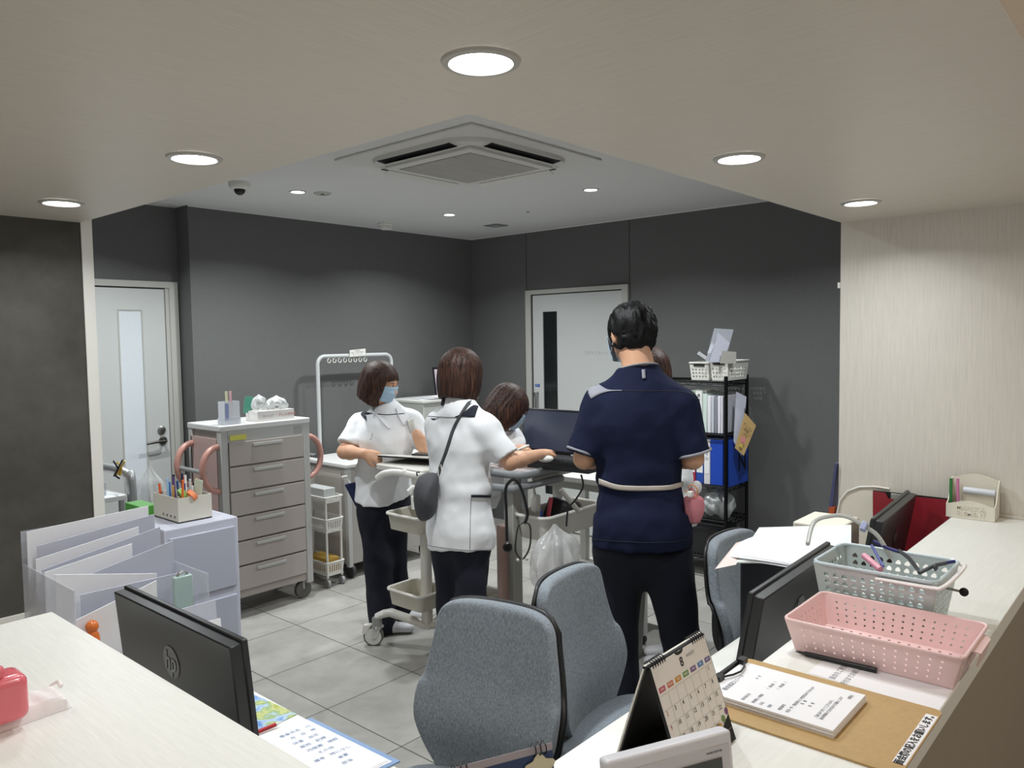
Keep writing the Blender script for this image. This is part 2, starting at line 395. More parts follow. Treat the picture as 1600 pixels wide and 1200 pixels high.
# ------------------------------------------------------------------ ceiling fittings
def downlight(x, y, z, r, label, group, power, spread):
    t = thing('downlight', label, 'ceiling light', (x, y, z), 0, group, local=True)
    part(MB().lathe([(r*.80, -.001), (r*.84, -.006), (r*1.0, -.0045), (r*1.04, -.0005)], n=40, cap=False), 'trim_ring', plain('#b9b7b0', .35), t)
    part(MB().lathe([(.001, -.0022), (r*.5, -.003), (r*.82, -.0015)], n=40, cap=False), 'diffuser', M_emit, t)
    o = area((0, 0, -.009), power, r*.8, spread); o.parent = t
SL = ['round white downlight in the pale wood soffit, large one above the room corner', 'round downlight in the left soffit run, middle one', 'round downlight in the left soffit run, farthest by the dark stone wall',
      'round downlight in the right soffit run, middle one', 'round downlight in the right soffit run, farthest by the pale wall']
for (x, y), lb in zip(SOFFIT_LIGHTS, SL): downlight(x, y, SOFFIT_Z, .055, lb, 'downlights in the wooden soffit', POWER_SOFFIT, 150)
RL = ['small white downlight in the grey ceiling left of the ceiling speaker', 'small white downlight in the grey ceiling right of the air conditioner', 'white downlight behind the right soffit', 'white downlight behind the left soffit near the coat rack', 'white downlight above the left door', 'white downlight above the grey chairs']
for (x, y), lb in zip(ROOM_LIGHTS, RL): downlight(x, y, CEIL_Z, .05, lb, 'downlights in the grey ceiling', POWER_ROOM, 140)
for (x, y) in LOBBY_FILL:  # unseen lamps added to light the lobby side of the counters
    t = thing('lobby_fill_lamp', 'warm unseen fill lamp added at the lobby ceiling '+('left of the left counter' if x < 0 < y else 'outside the right counter' if x > 0 else 'farthest behind both counters'), 'ceiling light', (x, y, 2.7), 0, 'added lobby fill lamps', local=True)
    part(MB().lathe([(.001, -.003), (.06, -.003), (.07, 0)], n=32, cap=False), 'diffuser', M_emit, t)
    o = area((0, 0, -.006), POWER_LOBBY_FILL, .06, 150, (1.0, .84, .66)); o.parent = t

# cassette air conditioner
ac = thing('air_conditioner', 'square white cassette air conditioner with grey louvred grille in the ceiling', 'air conditioner', (2.865, 2.779, CEIL_Z), 0, None, local=True)
aw = mat('ac_white', '#dddcd8', .45, noise=None)
part(MB().box((0, 0, -.006), (.95, .95, .012)), 'panel_plate', aw, ac, bev=.004)
pr = rrect(.80, .80, .20, 8)
inner = MB(); n_ = len(pr)
lv = [[(a*s_, b*s_, z) for a, b in pr] for s_, z in ((1.0, -.012), (.98, -.030), (.90, -.036))]
inner.add([p for l in lv for p in l], [(i+j*n_, (i+1) % n_+j*n_, (i+1) % n_+(j+1)*n_, i+(j+1)*n_) for j in range(2) for i in range(n_)]+[tuple(range(2*n_, 3*n_))])
part(inner, 'outlet_body', mat('ac_white_body', '#d6d5d0', .4, noise=None), ac)
slot = MB()
for k in range(4):
    R = Euler((0, 0, k*PI/2)).to_matrix()
    slot.hexa([R @ Vector(p) for p in ((-.25, .335, -.034), (.25, .335, -.034), (.25, .385, -.030), (-.25, .385, -.030))], [R @ Vector(p) for p in ((-.25, .335, -.040), (.25, .335, -.040), (.25, .385, -.034), (-.25, .385, -.034))])
part(slot, 'air_slot', M_blackm, ac)
for k in range(4):
    R = Euler((0, 0, k*PI/2)).to_matrix(); fl = MB()
    fl.add([R @ Vector(p) for p in ((-.25, .325, -.044), (.25, .325, -.044), (.25, .37, -.058), (-.25, .37, -.058), (-.25, .325, -.047), (.25, .325, -.047), (.25, .37, -.061), (-.25, .37, -.061))], [(3, 2, 1, 0), (4, 5, 6, 7), (0, 1, 5, 4), (1, 2, 6, 5), (2, 3, 7, 6), (3, 0, 4, 7)])
    part(fl, 'flap', aw, ac)
gr = MB(); gr.box((0, 0, -.043), (.60, .60, .016)); part(gr, 'grille_frame', aw, ac, bev=.005)
g2 = MB()
for i in range(60): g2.box((-.24+i*.48/59, 0, -.0525), (.0045, .50, .003))
part(g2, 'grille_slats', plain('#c9c7bf'), ac)
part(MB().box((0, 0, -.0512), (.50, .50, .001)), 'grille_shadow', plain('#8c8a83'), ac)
g3 = MB()
for y in (-.125, 0, .125): g3.box((0, y, -.0545), (.50, .006, .003))
part(g3, 'grille_bars', plain('#d6d4cc'), ac)

# small ceiling items
t = thing('security_camera', 'white dome camera with black lens on the ceiling beside the left soffit', 'camera', (2.362, 4.101, CEIL_Z), local=True)
part(MB().lathe([(.060, 0), (.060, -.02), (.052, -.034), (.040, -.040)], n=32), 'housing', M_whitep, t); part(MB().sph((0, 0, -.040), .032), 'dome', M_black, t)
t = thing('sprinkler', 'flat round white sprinkler cover on the grey ceiling right of the dome camera', 'sprinkler', (2.888, 4.054, CEIL_Z), local=True)
part(MB().lathe([(.055, 0), (.055, -.004), (.040, -.007), (.040, -.0035), (.018, -.0035)], n=32), 'rosette', M_ltgrey, t); part(MB().lathe([(.010, -.003), (.012, -.012), (.004, -.014)], n=16), 'nozzle', M_chrome, t)
t = thing('smoke_detector', 'white round smoke detector at the ceiling edge above the coat rack', 'smoke detector', (3.95, 4.74, CEIL_Z), local=True)
part(MB().lathe([(.056, 0), (.056, -.016), (.046, -.020), (.046, -.044), (.036, -.052)], n=32), 'housing', M_whitep, t)
t = thing('ceiling_speaker', 'small dark grey square vent in the ceiling near the room corner', 'speaker', (4.674, 4.25, CEIL_Z), local=True)
part(MB().box((0, 0, -.003), (.14, .14, .006)), 'frame', plain('#7f8184'), t); part(MB().box((0, 0, -.0065), (.06, .06, .002)), 'center_plate', plain('#a9abae'), t)
single(MB().lathe([(.010, 0), (.010, -.003)], (4.349, 3.643, CEIL_Z), 16), 'ceiling_hole_cap', M_blackm, 'tiny black round cap in the ceiling right of the speaker', 'cap', (4.349, 3.643, CEIL_Z))

# ------------------------------------------------------------------ counters and desks
def ctop(name, x0, x1, y0, y1, z0, z1, m, label, cat='counter'):
    return single(MB().bx(x0, x1, y0, y1, z0, z1), name, m, label, cat, ((x0+x1)/2, (y0+y1)/2, z0), bev=.0015)
CZ = 1.035
t = thing('reception_counter', 'pale wood reception counter on the right with a taupe outer front', 'counter', (1.6, .44, 0))
part(MB().bx(.29, RWX-.001, .29, .583, 1.0, CZ), 'countertop', M_top_x, t, bev=.0015)
part(MB().bx(.33, RWX-.001, .295, .335, 0, 1.0), 'front_panel', M_taupe, t)
part(MB().bx(.612, RWX-.001, .335, .36, .0, 1.0), 'inner_panel', M_wood_v, t)
t = thing('reception_counter', 'pale wood reception counter on the left with a pink box standing on it', 'counter', (.45, 1.2, 0))
part(MB().bx(.29, .607, .584, 1.912, 1.0, CZ), 'countertop', M_top_y, t, bev=.0015)
part(MB().bx(.295, .335, .584, 1.90, 0, 1.0), 'front_panel', M_taupe, t)
part(MB().bx(.335, .36, .584, 1.90, 0, 1.0), 'inner_panel', M_wood_v, t)
t = thing('staff_desk', 'white built-in desk under the right counter', 'desk', (1.8, .8, 0))
part(MB().bx(.37, RWX-.001, .362, 1.018, .69, .72), 'desktop', M_desk, t, bev=.0015)
for x in (1.0, 2.0, 2.86): part(MB().bx(x-.015, x+.015, .37, .58, 0, .69), 'leg', M_desk, t)
t = thing('staff_desk', 'white built-in desk under the left counter', 'desk', (.8, 1.6, 0))
part(MB().bx(.362, 1.045, 1.0185, 2.66, .69, .72), 'desktop', M_desk, t, bev=.0015)
for y in (1.06, 2.0, 2.63): part(MB().bx(.37, .60, y-.015, y+.015, 0, .69), 'leg', M_desk, t)
# ------------------------------------------------------------------ things on the right counter
M_kraft = mat('kraft_board', '#b99a68', .65, noise=(120, .05))
M_pinkp = mat('pink_plastic', '#f0d2d2', .35, noise=None, sss=0.0)
M_bluep = mat('blue_grey_plastic', '#c0cbcb', .35, noise=None)
def holed(mb, P, nu, nv, hole, n8=8):
    """panel P(u,v) cut with nu x nv holes; hole: radius function list of (du,dv) in cell units -0.5..0.5, 8 points from the right going up"""
    sq = [(.5, 0), (.5, .5), (0, .5), (-.5, .5), (-.5, 0), (-.5, -.5), (0, -.5), (.5, -.5)]
    for j in range(nv):
        for i in range(nu):
            c = ((i+.5)/nu, (j+.5)/nv)
            o = [P(c[0]+a/nu, c[1]+b/nv) for a, b in sq]; q = [P(c[0]+a/nu, c[1]+b/nv) for a, b in hole]
            mb.add(o+q, [(k, (k+1) % 8, 8+(k+1) % 8, 8+k) for k in range(8)])
    return mb
def hround(r, ry=None):
    ry = ry or r
    return [(r*math.cos(k*PI/4), ry*math.sin(k*PI/4)) for k in range(8)]

# kraft clipboard
t = thing('clipboard', 'large brown kraft clipboard lying flat on the right counter', 'clipboard', (1.22, .45, CZ))
bp_ = [(x+1.215, y+.446) for x, y in rrect(.235, .323, .012, 4)]
part(MB().prism(bp_, 'z', CZ+.0005, CZ+.0035), 'board', M_kraft, t)
lb = part(MB().bx(1.128, 1.306, .286, .303, CZ+.0036, CZ+.0039), 'label_strip', M_paper, t)
text('面会簿の記入をお願いします。', .0135, frame((1.217, .2945, CZ+.0041), (1, 0, 0), (0, 1, 0)), M_ink, t, 'label_lettering', bold=True, sx=.97)
cl = MB(); cl.tube([(1.185, .600, CZ+.016), (1.285, .600, CZ+.016)], .0035, 8); cl.bx(1.185, 1.285, .585, .606, CZ+.0125, CZ+.0145)
cl.box((1.19, .592, CZ+.019), (.018, .012, .010)); cl.box((1.28, .592, CZ+.019), (.018, .012, .010))
cl.tube([(1.195, .588, CZ+.020), (1.215, .578, CZ+.020), (1.235, .574, CZ+.020), (1.258, .578, CZ+.020), (1.275, .588, CZ+.020)], .0018, 6)
part(cl, 'clip', M_black, t)
t = thing('paper_stack', 'thick stack of white printed forms held on the kraft clipboard', 'paper stack', (1.213, .487, CZ+.0036))
stk = MB()
for i in range(8):
    o_ = .0012*math.sin(i*1.7); stk.bx(1.139+o_, 1.287+o_, .386-o_*.6, .593, CZ+.0037+i*.0015, CZ+.0037+(i+1)*.0015-.0001)
part(stk, 'sheets', M_paper, t)
zt_ = CZ+.0161
def tl(s, x, y, sz, sx=.9): text(s, sz, frame((x, y, zt_), (1, 0, 0), (0, 1, 0)), M_inkg, t, 'print_line', align='LEFT', ext=.0001, sx=sx)
tl('面会者記入シート', 1.160, .568, .010); tl('月　日', 1.232, .545, .006)
for s, x, y in (('（　面会者　）', 1.205, .515), ('（　患者様　）', 1.215, .502), ('面会者氏名', 1.146, .530), ('患者様との関係', 1.146, .513), ('氏名', 1.148, .501), ('住所', 1.148, .488), ('確認事項', 1.150, .472), ('体温・咳・倦怠感などの症状はありませんか', 1.150, .460), ('有　無', 1.19, .452), ('有　無', 1.19, .440), ('ご協力ありがとうございます。', 1.160, .420), ('面会時間は十五分以内でお願いします', 1.160, .412), ('病院名', 1.255, .402)): tl(s, x, y, .0062)

# desk calendar
t = thing('desk_calendar', 'spiral desk calendar showing August with coloured weekday tabs on the right counter', 'calendar', (.972, .548, CZ))
xa, xb = .893, 1.050; zt = CZ+.148
front = [(xa, .497, CZ+.002), (xb, .497, CZ+.002), (xb, .549, zt), (xa, .549, zt)]
back = [(xa, .600, CZ+.002), (xb, .600, CZ+.002), (xb, .5525, zt), (xa, .5525, zt)]
part(MB().plate(front, .002), 'stand_front', M_blackm, t); part(MB().plate(back[::-1], .0025), 'stand_back', M_whitep, t); part(MB().plate([(p[0], p[1]-.0035, p[2]) for p in back[::-1]], .001), 'stand_back_lining', M_blackm, t)
part(MB().bx(xa+.001, xb-.001, .499, .598, CZ+.0005, CZ+.0025), 'stand_base', M_blackm, t)
ux = Vector((1, 0, 0)); uy = (Vector(front[3])-Vector(front[0])).normalized(); nn = ux.cross(uy).normalized()
o0 = Vector(front[0])-nn*-.0015
Lh = (Vector(front[3])-Vector(front[0])).length
def CP(u, v, d=.0): return Vector(front[0])+ux*(u*(xb-xa))+uy*(v*Lh)+nn*(.0024+d)
pg = MB(); pg.add([CP(.02, .10), CP(.66, .10), CP(.98, .24), CP(.98, .985), CP(.02, .985)]+[CP(.02, .10, .001), CP(.66, .10, .001), CP(.98, .24, .001), CP(.98, .985, .001), CP(.02, .985, .001)], [(4, 3, 2, 1, 0), (5, 6, 7, 8, 9)]+[(i, (i+1) % 5, 5+(i+1) % 5, 5+i) for i in range(5)])
part(pg, 'month_page', mat('cream_page', '#f3f1ec', .7, noise=None), t)
def ctext(s, u, v, sz, m, nm='date_number', bold=False): text(s, sz, frame(CP(u, v, .0013), ux, uy), m, t, nm, ext=.0001, bold=bold)
ctext('8', .49, .885, .018, M_ink, 'month_number', True); ctext('AUGUST', .66, .91, .006, M_inkg, 'month_name'); 
cols = ['#c8506c', '#d0704a', '#d99a3c', '#6f9a4a', '#7b5a94', '#4f86c4', '#6a5f98']
for i, (c_, w_) in enumerate(zip(cols, 'SUN MON TUE WED THU FRI SAT'.split())):
    u_ = .02+.96*(i+.5)/7
    b_ = MB(); b_.add([CP(u_-.05, .755, .0012), CP(u_+.05, .755, .0012), CP(u_+.05, .80, .0012), CP(u_-.05, .80, .0012)], [(0, 1, 2, 3)]); part(b_, 'weekday_tab', plain(c_), t)
    ctext(w_, u_, .777, .0048, M_whitep, 'weekday_name')
gl = MB()
for i in range(1, 7):
    u_ = .02+.96*i/7; gl.add([CP(u_-.002, .12, .0012), CP(u_+.002, .12, .0012), CP(u_+.002, .73, .0012), CP(u_-.002, .73, .0012)], [(0, 1, 2, 3)])
for j in range(6):
    v_ = .12+.122*j; gl.add([CP(.02, v_-.0015, .0012), CP(.98, v_-.0015, .0012), CP(.98, v_+.0015, .0012), CP(.02, v_+.0015, .0012)], [(0, 1, 2, 3)])
part(gl, 'date_grid', plain('#b4b0a8'), t)
for d_ in range(1, 32):
    k_ = d_+5; i, j = k_ % 7, k_//7
    if .70-.122*j < .1: continue
    ctext(str(d_), .02+.96*(i+.30)/7, .70-.122*j, .0085, M_ink if i else plain('#c05a5a'))
for q in (.07, .93):
    for rr in range(5): ctext('· · · ·', q+(-.0 if q < .5 else 0), .955-rr*.028, .0048, M_inkg, 'small_month')
dots = MB()
for i, c_ in enumerate(['#b23b4c', '#c8503f', '#cc9a45', '#76934b', '#7b4a7a']):
    pass
for i, c_ in enumerate(['#b23b4c', '#c8503f', '#cc9a45', '#76934b', '#7b4a7a']):
    c0 = CP(.62+.085*i, .115+.04*i, .0014); m_ = MB(); m_.add([c0]+[c0+ux*.005*math.cos(a)+uy*.005*math.sin(a) for a in [2*PI*k/14 for k in range(14)]], [(0, 1+k, 1+(k+1) % 14) for k in range(14)]); part(m_, 'dot', plain(c_), t)
sp_ = MB(); sp_.bx(xa, xb, .546, .556, zt-.004, zt-.0005)
for i in list(range(6))+list(range(18, 24)):
    x = xa+.008+(xb-xa-.016)*i/23; sp_.tube(arc((x, .551, zt-.002), .007, 0, 2*PI, 12, 'yz')[:-1], .0009, 6, closed=True)
part(sp_, 'spiral_binding', M_black, t)
ta = MB(); ta.add([CP(.49, .985, .0015)]+[CP(.49+.075*math.cos(a), .99-.035*math.sin(a), .0015) for a in [PI*k/12 for k in range(13)]], [(0, 1+k, 2+k) for k in range(12)]); part(ta, 'hanger_tab', M_black, t)

# white weather clock
ca, cb = Vector((.741, .514, 0)), Vector((.905, .436, 0)); dx = (cb-ca).normalized(); dn = Vector((-dx.y, dx.x, 0))*-1
t = thing('digital_clock', 'white digital clock with a dark screen at the bottom edge of the right counter', 'clock', tuple(((ca+cb)/2).to_2d())+(CZ,))
R3 = Matrix((dx, -dn, Vector((0, 0, 1)))).transposed() @ Euler((math.radians(-8), 0, 0)).to_matrix()
Wc = (cb-ca).length; cc = (ca+cb)/2+Vector((0, 0, CZ+.0475))
part(MB().box(cc, (Wc, .022, .094), R3), 'case', plain('#d9dbe2', .35), t, bev=.005, seg=4)
part(MB().box(cc+R3 @ Vector((0, -.0105, -.006)), (Wc-.012, .003, .078), R3), 'front_bezel', plain('#c9cad0', .3), t, bev=.002)
part(MB().box(cc+R3 @ Vector((0, -.0125, -.010)), (Wc-.040, .002, .056), R3), 'screen', plain('#4a4f4c', .15), t)
mm = R3.to_4x4()
def fc(x, z, s, sz, al='LEFT', m=M_ink, nm='lettering'): text(s, sz, Matrix.Translation(cc+R3 @ Vector((x, -.0123 if m is M_ink else -.0140, z))) @ mm @ Euler((PI/2, 0, 0)).to_matrix().to_4x4(), m, t, nm, align=al, ext=.0001)
fc(-Wc/2+.018, .026, 'RHYTHM', .0075); fc(Wc/2-.018, .026, 'WAVE CEPTOR', .0035, 'RIGHT')
fc(0, -.008, '12:45', .036, 'CENTER', M_blackm, 'clock_digits')

# pen
single(MB().tube([(1.412, .549, CZ+.0052), (1.4125, .543, CZ+.0052), (1.413, .535, CZ+.0052), (1.4132, .530, CZ+.0052), (1.419, .408, CZ+.0052)], [.0006, .002, .0025, .0046, .0050], 12), 'ballpoint_pen', M_black, 'black ballpoint pen lying beside the pink basket', 'pen', (1.415, .47, CZ))
pen = bpy.data.objects['ballpoint_pen']; tp_ = MB().tube([(1.4115, .549, CZ+.0052), (1.413, .533, CZ+.0052)], [.0009, .0040], 12); part(tp_, 'pen_tip', M_chrome, pen) if False else None
t = thing('taped_notice', 'white paper notice taped flat to the counter under the pink basket', 'notice', (1.44, .41, CZ))
part(MB().plate([(1.345, .50, CZ+.0002), (1.335, .292, CZ+.0002), (1.60, .292, CZ+.0002), (1.60, .50, CZ+.0002)], .0003), 'sheet', M_paper, t)
for i, s in enumerate(('面会をご希望の方は', '受付までお越しください')): text(s, .012, frame((1.40, .46-.022*i, CZ+.0007), (1, 0, 0), (0, 1, 0)), M_inkg, t, 'print_line', ext=.0001)

# pink basket
t = thing('pink_basket', 'empty shallow pink plastic basket with rows of small round holes', 'basket', (1.51, .42, CZ))
def tray_walls(mb, b, tp, zb, zt, nlong, nshort, nv, hole, z_in=(.12, .9)):
    """b, tp: (x0,x1,y0,y1) of base and rim"""
    B = [(b[0], b[2]), (b[1], b[2]), (b[1], b[3]), (b[0], b[3])]; T = [(tp[0], tp[2]), (tp[1], tp[2]), (tp[1], tp[3]), (tp[0], tp[3])]
    for k in range(4):
        b0, b1, t0, t1 = B[k], B[(k+1) % 4], T[k], T[(k+1) % 4]
        n_ = nlong if k % 2 else nshort
        def P(u, v, lo=0., hi=1.):
            v = lo+(hi-lo)*v
            return Vector((*[(b0[a]*(1-u)+b1[a]*u)*(1-v)+(t0[a]*(1-u)+t1[a]*u)*v for a in (0, 1)], zb*(1-v)+zt*v))
        m0 = .06 if k % 2 else .1
        holed(mb, lambda u, v: P(m0+(1-2*m0)*u, v, z_in[0], z_in[1]), n_, nv, hole)
        mb.add([P(0, 0), P(1, 0), P(1-m0, z_in[0]), P(m0, z_in[0])], [(0, 1, 2, 3)]); mb.add([P(m0, z_in[1]), P(1-m0, z_in[1]), P(1, 1), P(0, 1)], [(0, 1, 2, 3)])
        mb.add([P(0, 0), P(m0, z_in[0]), P(m0, z_in[1]), P(0, 1)], [(0, 1, 2, 3)]); mb.add([P(1-m0, z_in[0]), P(1, 0), P(1, 1), P(1-m0, z_in[1])], [(0, 1, 2, 3)])
pb, pt_ = (1.430, 1.596, .292, .556), (1.415, 1.610, .276, .570)
w = MB(); tray_walls(w, pb, pt_, CZ+.003, CZ+.062, 14, 8, 4, hround(.13, .18), (.1, .86)); part(w, 'basket_walls', M_pinkp, t, thick=.0022, smooth=False)
part(MB().bx(pb[0], pb[1], pb[2], pb[3], CZ+.001, CZ+.0035), 'basket_floor', M_pinkp, t)
hl = MB()
for i in range(14):
    for xx in (pb[0]+.016, pb[1]-.016): hl.lathe([(.0028, 0), (.0028, .0003)], (xx, pb[2]+.018+i*(pb[3]-pb[2]-.036)/13, CZ+.0036), 10)
part(hl, 'floor_holes', plain('#8f6466'), t)
rim = MB(); rp = [(x+(pt_[0]+pt_[1])/2, y+(pt_[2]+pt_[3])/2, CZ+.062) for x, y in rrect(pt_[1]-pt_[0]+.004, pt_[3]-pt_[2]+.004, .014, 4)]
rim.tube(rp, .0030, 8, closed=True); part(rim, 'rim', M_pinkp, t)
for yy, s_ in ((pt_[2], -1),):
    h_ = MB(); h_.plate([(1.465, yy, CZ+.061), (1.565, yy, CZ+.061), (1.556, yy+.016*s_, CZ+.056), (1.474, yy+.016*s_, CZ+.056)], .002); h_.plate([(1.474, yy+.016*s_, CZ+.056), (1.556, yy+.016*s_, CZ+.056), (1.550, yy+.010*s_, CZ+.030), (1.480, yy+.010*s_, CZ+.030)], .002)
    part(h_, 'handle_grip', M_pinkp, t)
text('面会者カード入れ', .018, frame((1.514, .5660, CZ+.040), (1, 0, -.0), (0, .05, 1)), M_ink, t, 'handwriting', sx=.9, ext=.0001)

# blue-grey basket
t = thing('blue_basket', 'blue-grey plastic basket with a folding white handle holding folded glasses and pens', 'basket', (1.72, .47, CZ))
bb, bt = (1.642, 1.790, .380, .578), (1.624, 1.808, .362, .594)
tri = [(.30, -.05), (.12, .22), (-.05, .34), (-.22, .22), (-.34, -.05), (-.30, -.28), (0, -.30), (.28, -.28)]
w = MB(); tray_walls(w, bb, bt, CZ+.004, CZ+.118, 11, 8, 6, tri, (.08, .88)); part(w, 'basket_walls', M_bluep, t, thick=.0022, smooth=False)
part(MB().bx(bb[0], bb[1], bb[2], bb[3], CZ+.001, CZ+.004), 'basket_floor', M_bluep, t)
rp = [(x+(bt[0]+bt[1])/2, y+(bt[2]+bt[3])/2, CZ+.118) for x, y in rrect(bt[1]-bt[0]+.004, bt[3]-bt[2]+.004, .022, 5)]
part(MB().tube(rp, .0038, 8, closed=True), 'rim', mat('blue_grey_rim', '#c3d2d8', .3, noise=None), t)
hp_ = crom([(1.620, .47, CZ+.108), (1.616, .372, CZ+.110), (1.626, .352, CZ+.112), (1.72, .348, CZ+.112), (1.805, .352, CZ+.112), (1.815, .372, CZ+.110), (1.813, .47, CZ+.108)], 5)
part(MB().tube(hp_, .0055, 8, flat=.6), 'folded_handle', plain('#efeaea', .3), t)
h2 = crom([(1.630, .50, CZ+.118), (1.66, .553, CZ+.145), (1.72, .586, CZ+.170), (1.79, .60, CZ+.172), (1.88, .592, CZ+.158)], 5)
t = thing('clear_tube', 'clear plastic tube with blue clamp curving up out of the blue-grey basket', 'tube', (1.66, .52, CZ+.12))
part(MB().tube(crom([atd(1392, 872, 1.66), atd(1372, 838, 1.68), atd(1350, 822, 1.70), atd(1325, 808, 1.72), atd(1300, 806, 1.74), atd(1272, 816, 1.74), atd(1262, 850, 1.66)], 5), .0048, 8), 'hose', mat('clear_hose', '#d9dcd8', .2, noise=None, trans=.4), t)
part(MB().box(atd(1350, 823, 1.695), (.016, .012, .020), Euler((.3, .6, .2)).to_matrix()), 'clamp', plain('#aab4d8'), t, bev=.002)
t = thing('eyeglasses', 'dark grey glasses with blue temple tips sticking out of the blue-grey basket', 'glasses', (1.74, .45, CZ+.1))
gm = MB(); gm.tube(crom([atd(1404, 860, 1.62), atd(1420, 872, 1.60), atd(1434, 890, 1.58), atd(1437, 895, 1.57)], 4), [.004]*13, 8)
gm.tube(crom([atd(1437, 895, 1.57), atd(1460, 884, 1.57), atd(1478, 880, 1.57)], 4), [.004]*9, 8)
gm.sph(atd(1462, 886, 1.56), .009, 12, (1, .5, .9))
part(gm, 'frame', plain('#4c4f54', .4), t)
gt = MB(); gt.tube([atd(1366, 846, 1.70), atd(1386, 856, 1.66), atd(1404, 862, 1.62)], .0035, 8); gt.tube([atd(1476, 880, 1.57), atd(1492, 877, 1.57)], .0032, 8)
part(gt, 'temple_tips', plain('#27286e', .4), t)
single(MB().tube([atd(1350, 868, 1.64), atd(1376, 890, 1.58)], .0065, 10), 'pink_marker', plain('#d992a6', .3), 'thick pink marker leaning in the blue-grey basket', 'pen', tuple(atd(1375, 885, 1.6)))
single(MB().tube([atd(1362, 852, 1.66), atd(1380, 885, 1.60)], .003, 8), 'blue_pen', plain('#5d66a8', .3), 'thin blue pen leaning in the blue-grey basket next to the pink marker', 'pen', tuple(atd(1375, 885, 1.6)))
t = thing('black_pin', 'black round-headed pin stuck in the right end of the blue-grey basket', 'pin', (1.74, .33, CZ+.09))
pc = Vector((1.72, .335, CZ+.082))
part(MB().cyl((1.72, .372, CZ+.084), (1.72, .338, CZ+.082), .0025), 'shaft', M_chrome, t); part(MB().sph(pc, .0085), 'head', M_blackm, t)

# pen stand against the right wall
t = thing('pen_stand', 'ivory plastic letter holder with arched back and raised lettering against the pale wall', 'pen holder', (2.83, .535, CZ))
y0_, y1_ = .462, .598
def archrow(x, zb, zs, zm):
    return [(x, y0_+(y1_-y0_)*i/16, zs+(zm-zs)*(math.sin(PI*i/16)**1.4)) for i in range(17)]
bk = MB(); a_ = [(y0_, CZ+.001), (y1_, CZ+.001)]+[(q[1], q[2]) for q in archrow(0, 0, CZ+.118, CZ+.134)][::-1]
bk.prism(a_, 'x', 2.862, 2.866); part(bk, 'back_plate', M_ivory, t)
fr_ = MB(); a_ = [(y0_, CZ+.001), (y1_, CZ+.001)]+[(q[1], q[2]) for q in archrow(0, 0, CZ+.044, CZ+.058)][::-1]
fr_.prism(a_, 'x', 2.786, 2.790); part(fr_, 'front_plate', M_ivory, t)
for yy in (y0_, y1_-.003):
    sd = MB(); sd.prism([(2.788, CZ+.001), (2.866, CZ+.001), (2.866, CZ+.120), (2.856, CZ+.118), (2.835, CZ+.098), (2.822, CZ+.070), (2.806, CZ+.052), (2.788, CZ+.044)], 'y', yy, yy+.003); part(sd, 'side_plate', M_ivory, t)
part(MB().bx(2.788, 2.864, y0_, y1_, CZ+.0005, CZ+.003), 'bottom', M_ivory, t); part(MB().bx(2.79, 2.862, .560, .5625, CZ+.002, CZ+.05), 'divider', M_ivory, t)
for i, s in enumerate(('MARISOL', 'ELEMENT')): text(s, .020, frame((2.7852, .528, CZ+.036-.019*i), (0, -1, 0), (0, 0, 1)), M_ivory, t, 'raised_lettering', ext=.0012, bold=True)
single(MB().tube([(2.81, .590, CZ+.004), (2.82, .592, CZ+.12)], .0048, 10), 'green_pen', plain('#2d7a3d', .35), 'green pen standing in the ivory pen holder', 'pen', (2.81, .590, CZ))
single(MB().tube([(2.82, .570, CZ+.004), (2.826, .574, CZ+.12)], .0045, 10), 'pink_pen', plain('#d27fae', .35), 'pink pen standing in the ivory pen holder', 'pen', (2.82, .575, CZ))
single(MB().tube([(2.835, .470, CZ+.082), (2.835, .558, CZ+.084)], .011, 16), 'silver_tube', plain('#d5dae2', .25), 'silvery roll lying across the ivory pen holder', 'tube', (2.835, .52, CZ+.07))
single(MB().box((2.84, .515, CZ+.040), (.014, .085, .070)), 'note_block', plain('#dcd7c6'), 'cream note block in the ivory pen holder', 'note pad', (2.84, .515, CZ+.004))

# ------------------------------------------------------------------ things on the left counter
t = thing('pink_box', 'glossy pink rounded box with two round goggle eyes on top', 'desk toy', (.36, 1.34, CZ+.012))
M_pk = mat('glossy_pink', '#e6717b', .25, noise=None, coat=.5)
q0 = atz(2, 1138, CZ+.014); q1 = atz(50, 1122, CZ+.014)
bxd = (q1-q0).normalized(); byd = Vector((-bxd.y, bxd.x, 0)); bc = q0+bxd*(.02)+byd*.040-bxd*.0
R_ = Matrix((bxd, byd, Vector((0, 0, 1)))).transposed()
wd, dp, hh = .075, .062, .072
cen = q0.lerp(q1, 1.0)-bxd*(wd/2)+byd*(dp/2)+Vector((0, 0, hh/2))
part(MB().box(cen, (wd, dp, hh), R_), 'body', M_pk, t, bev=.014, seg=5)
part(MB().box(cen-bxd*(wd/2), (.003, dp-.018, hh-.022), R_), 'face_plate', plain('#b9b9c0', .3), t, bev=.001)
for k, dy in enumerate((-.012, .014)):
    e = cen+Vector((0, 0, hh/2+.008))+byd*dy-bxd*(.003)
    part(MB().sph(e, .0125, 20), 'eye_back', M_pk, t); ey = part(MB().sph(e-bxd*.0035, .0115, 20), 'eyeball', plain('#cfd2de', .15), t); part(MB().sph(e-bxd*.012-Vector((0, 0, .001)), .0045, 12), 'pupil', M_black, t)
tw = MB(); ta_, tb_, tc_, td_ = atz(-40, 1160, CZ), atz(112, 1106, CZ), atz(92, 1082, CZ), atz(-40, 1110, CZ)
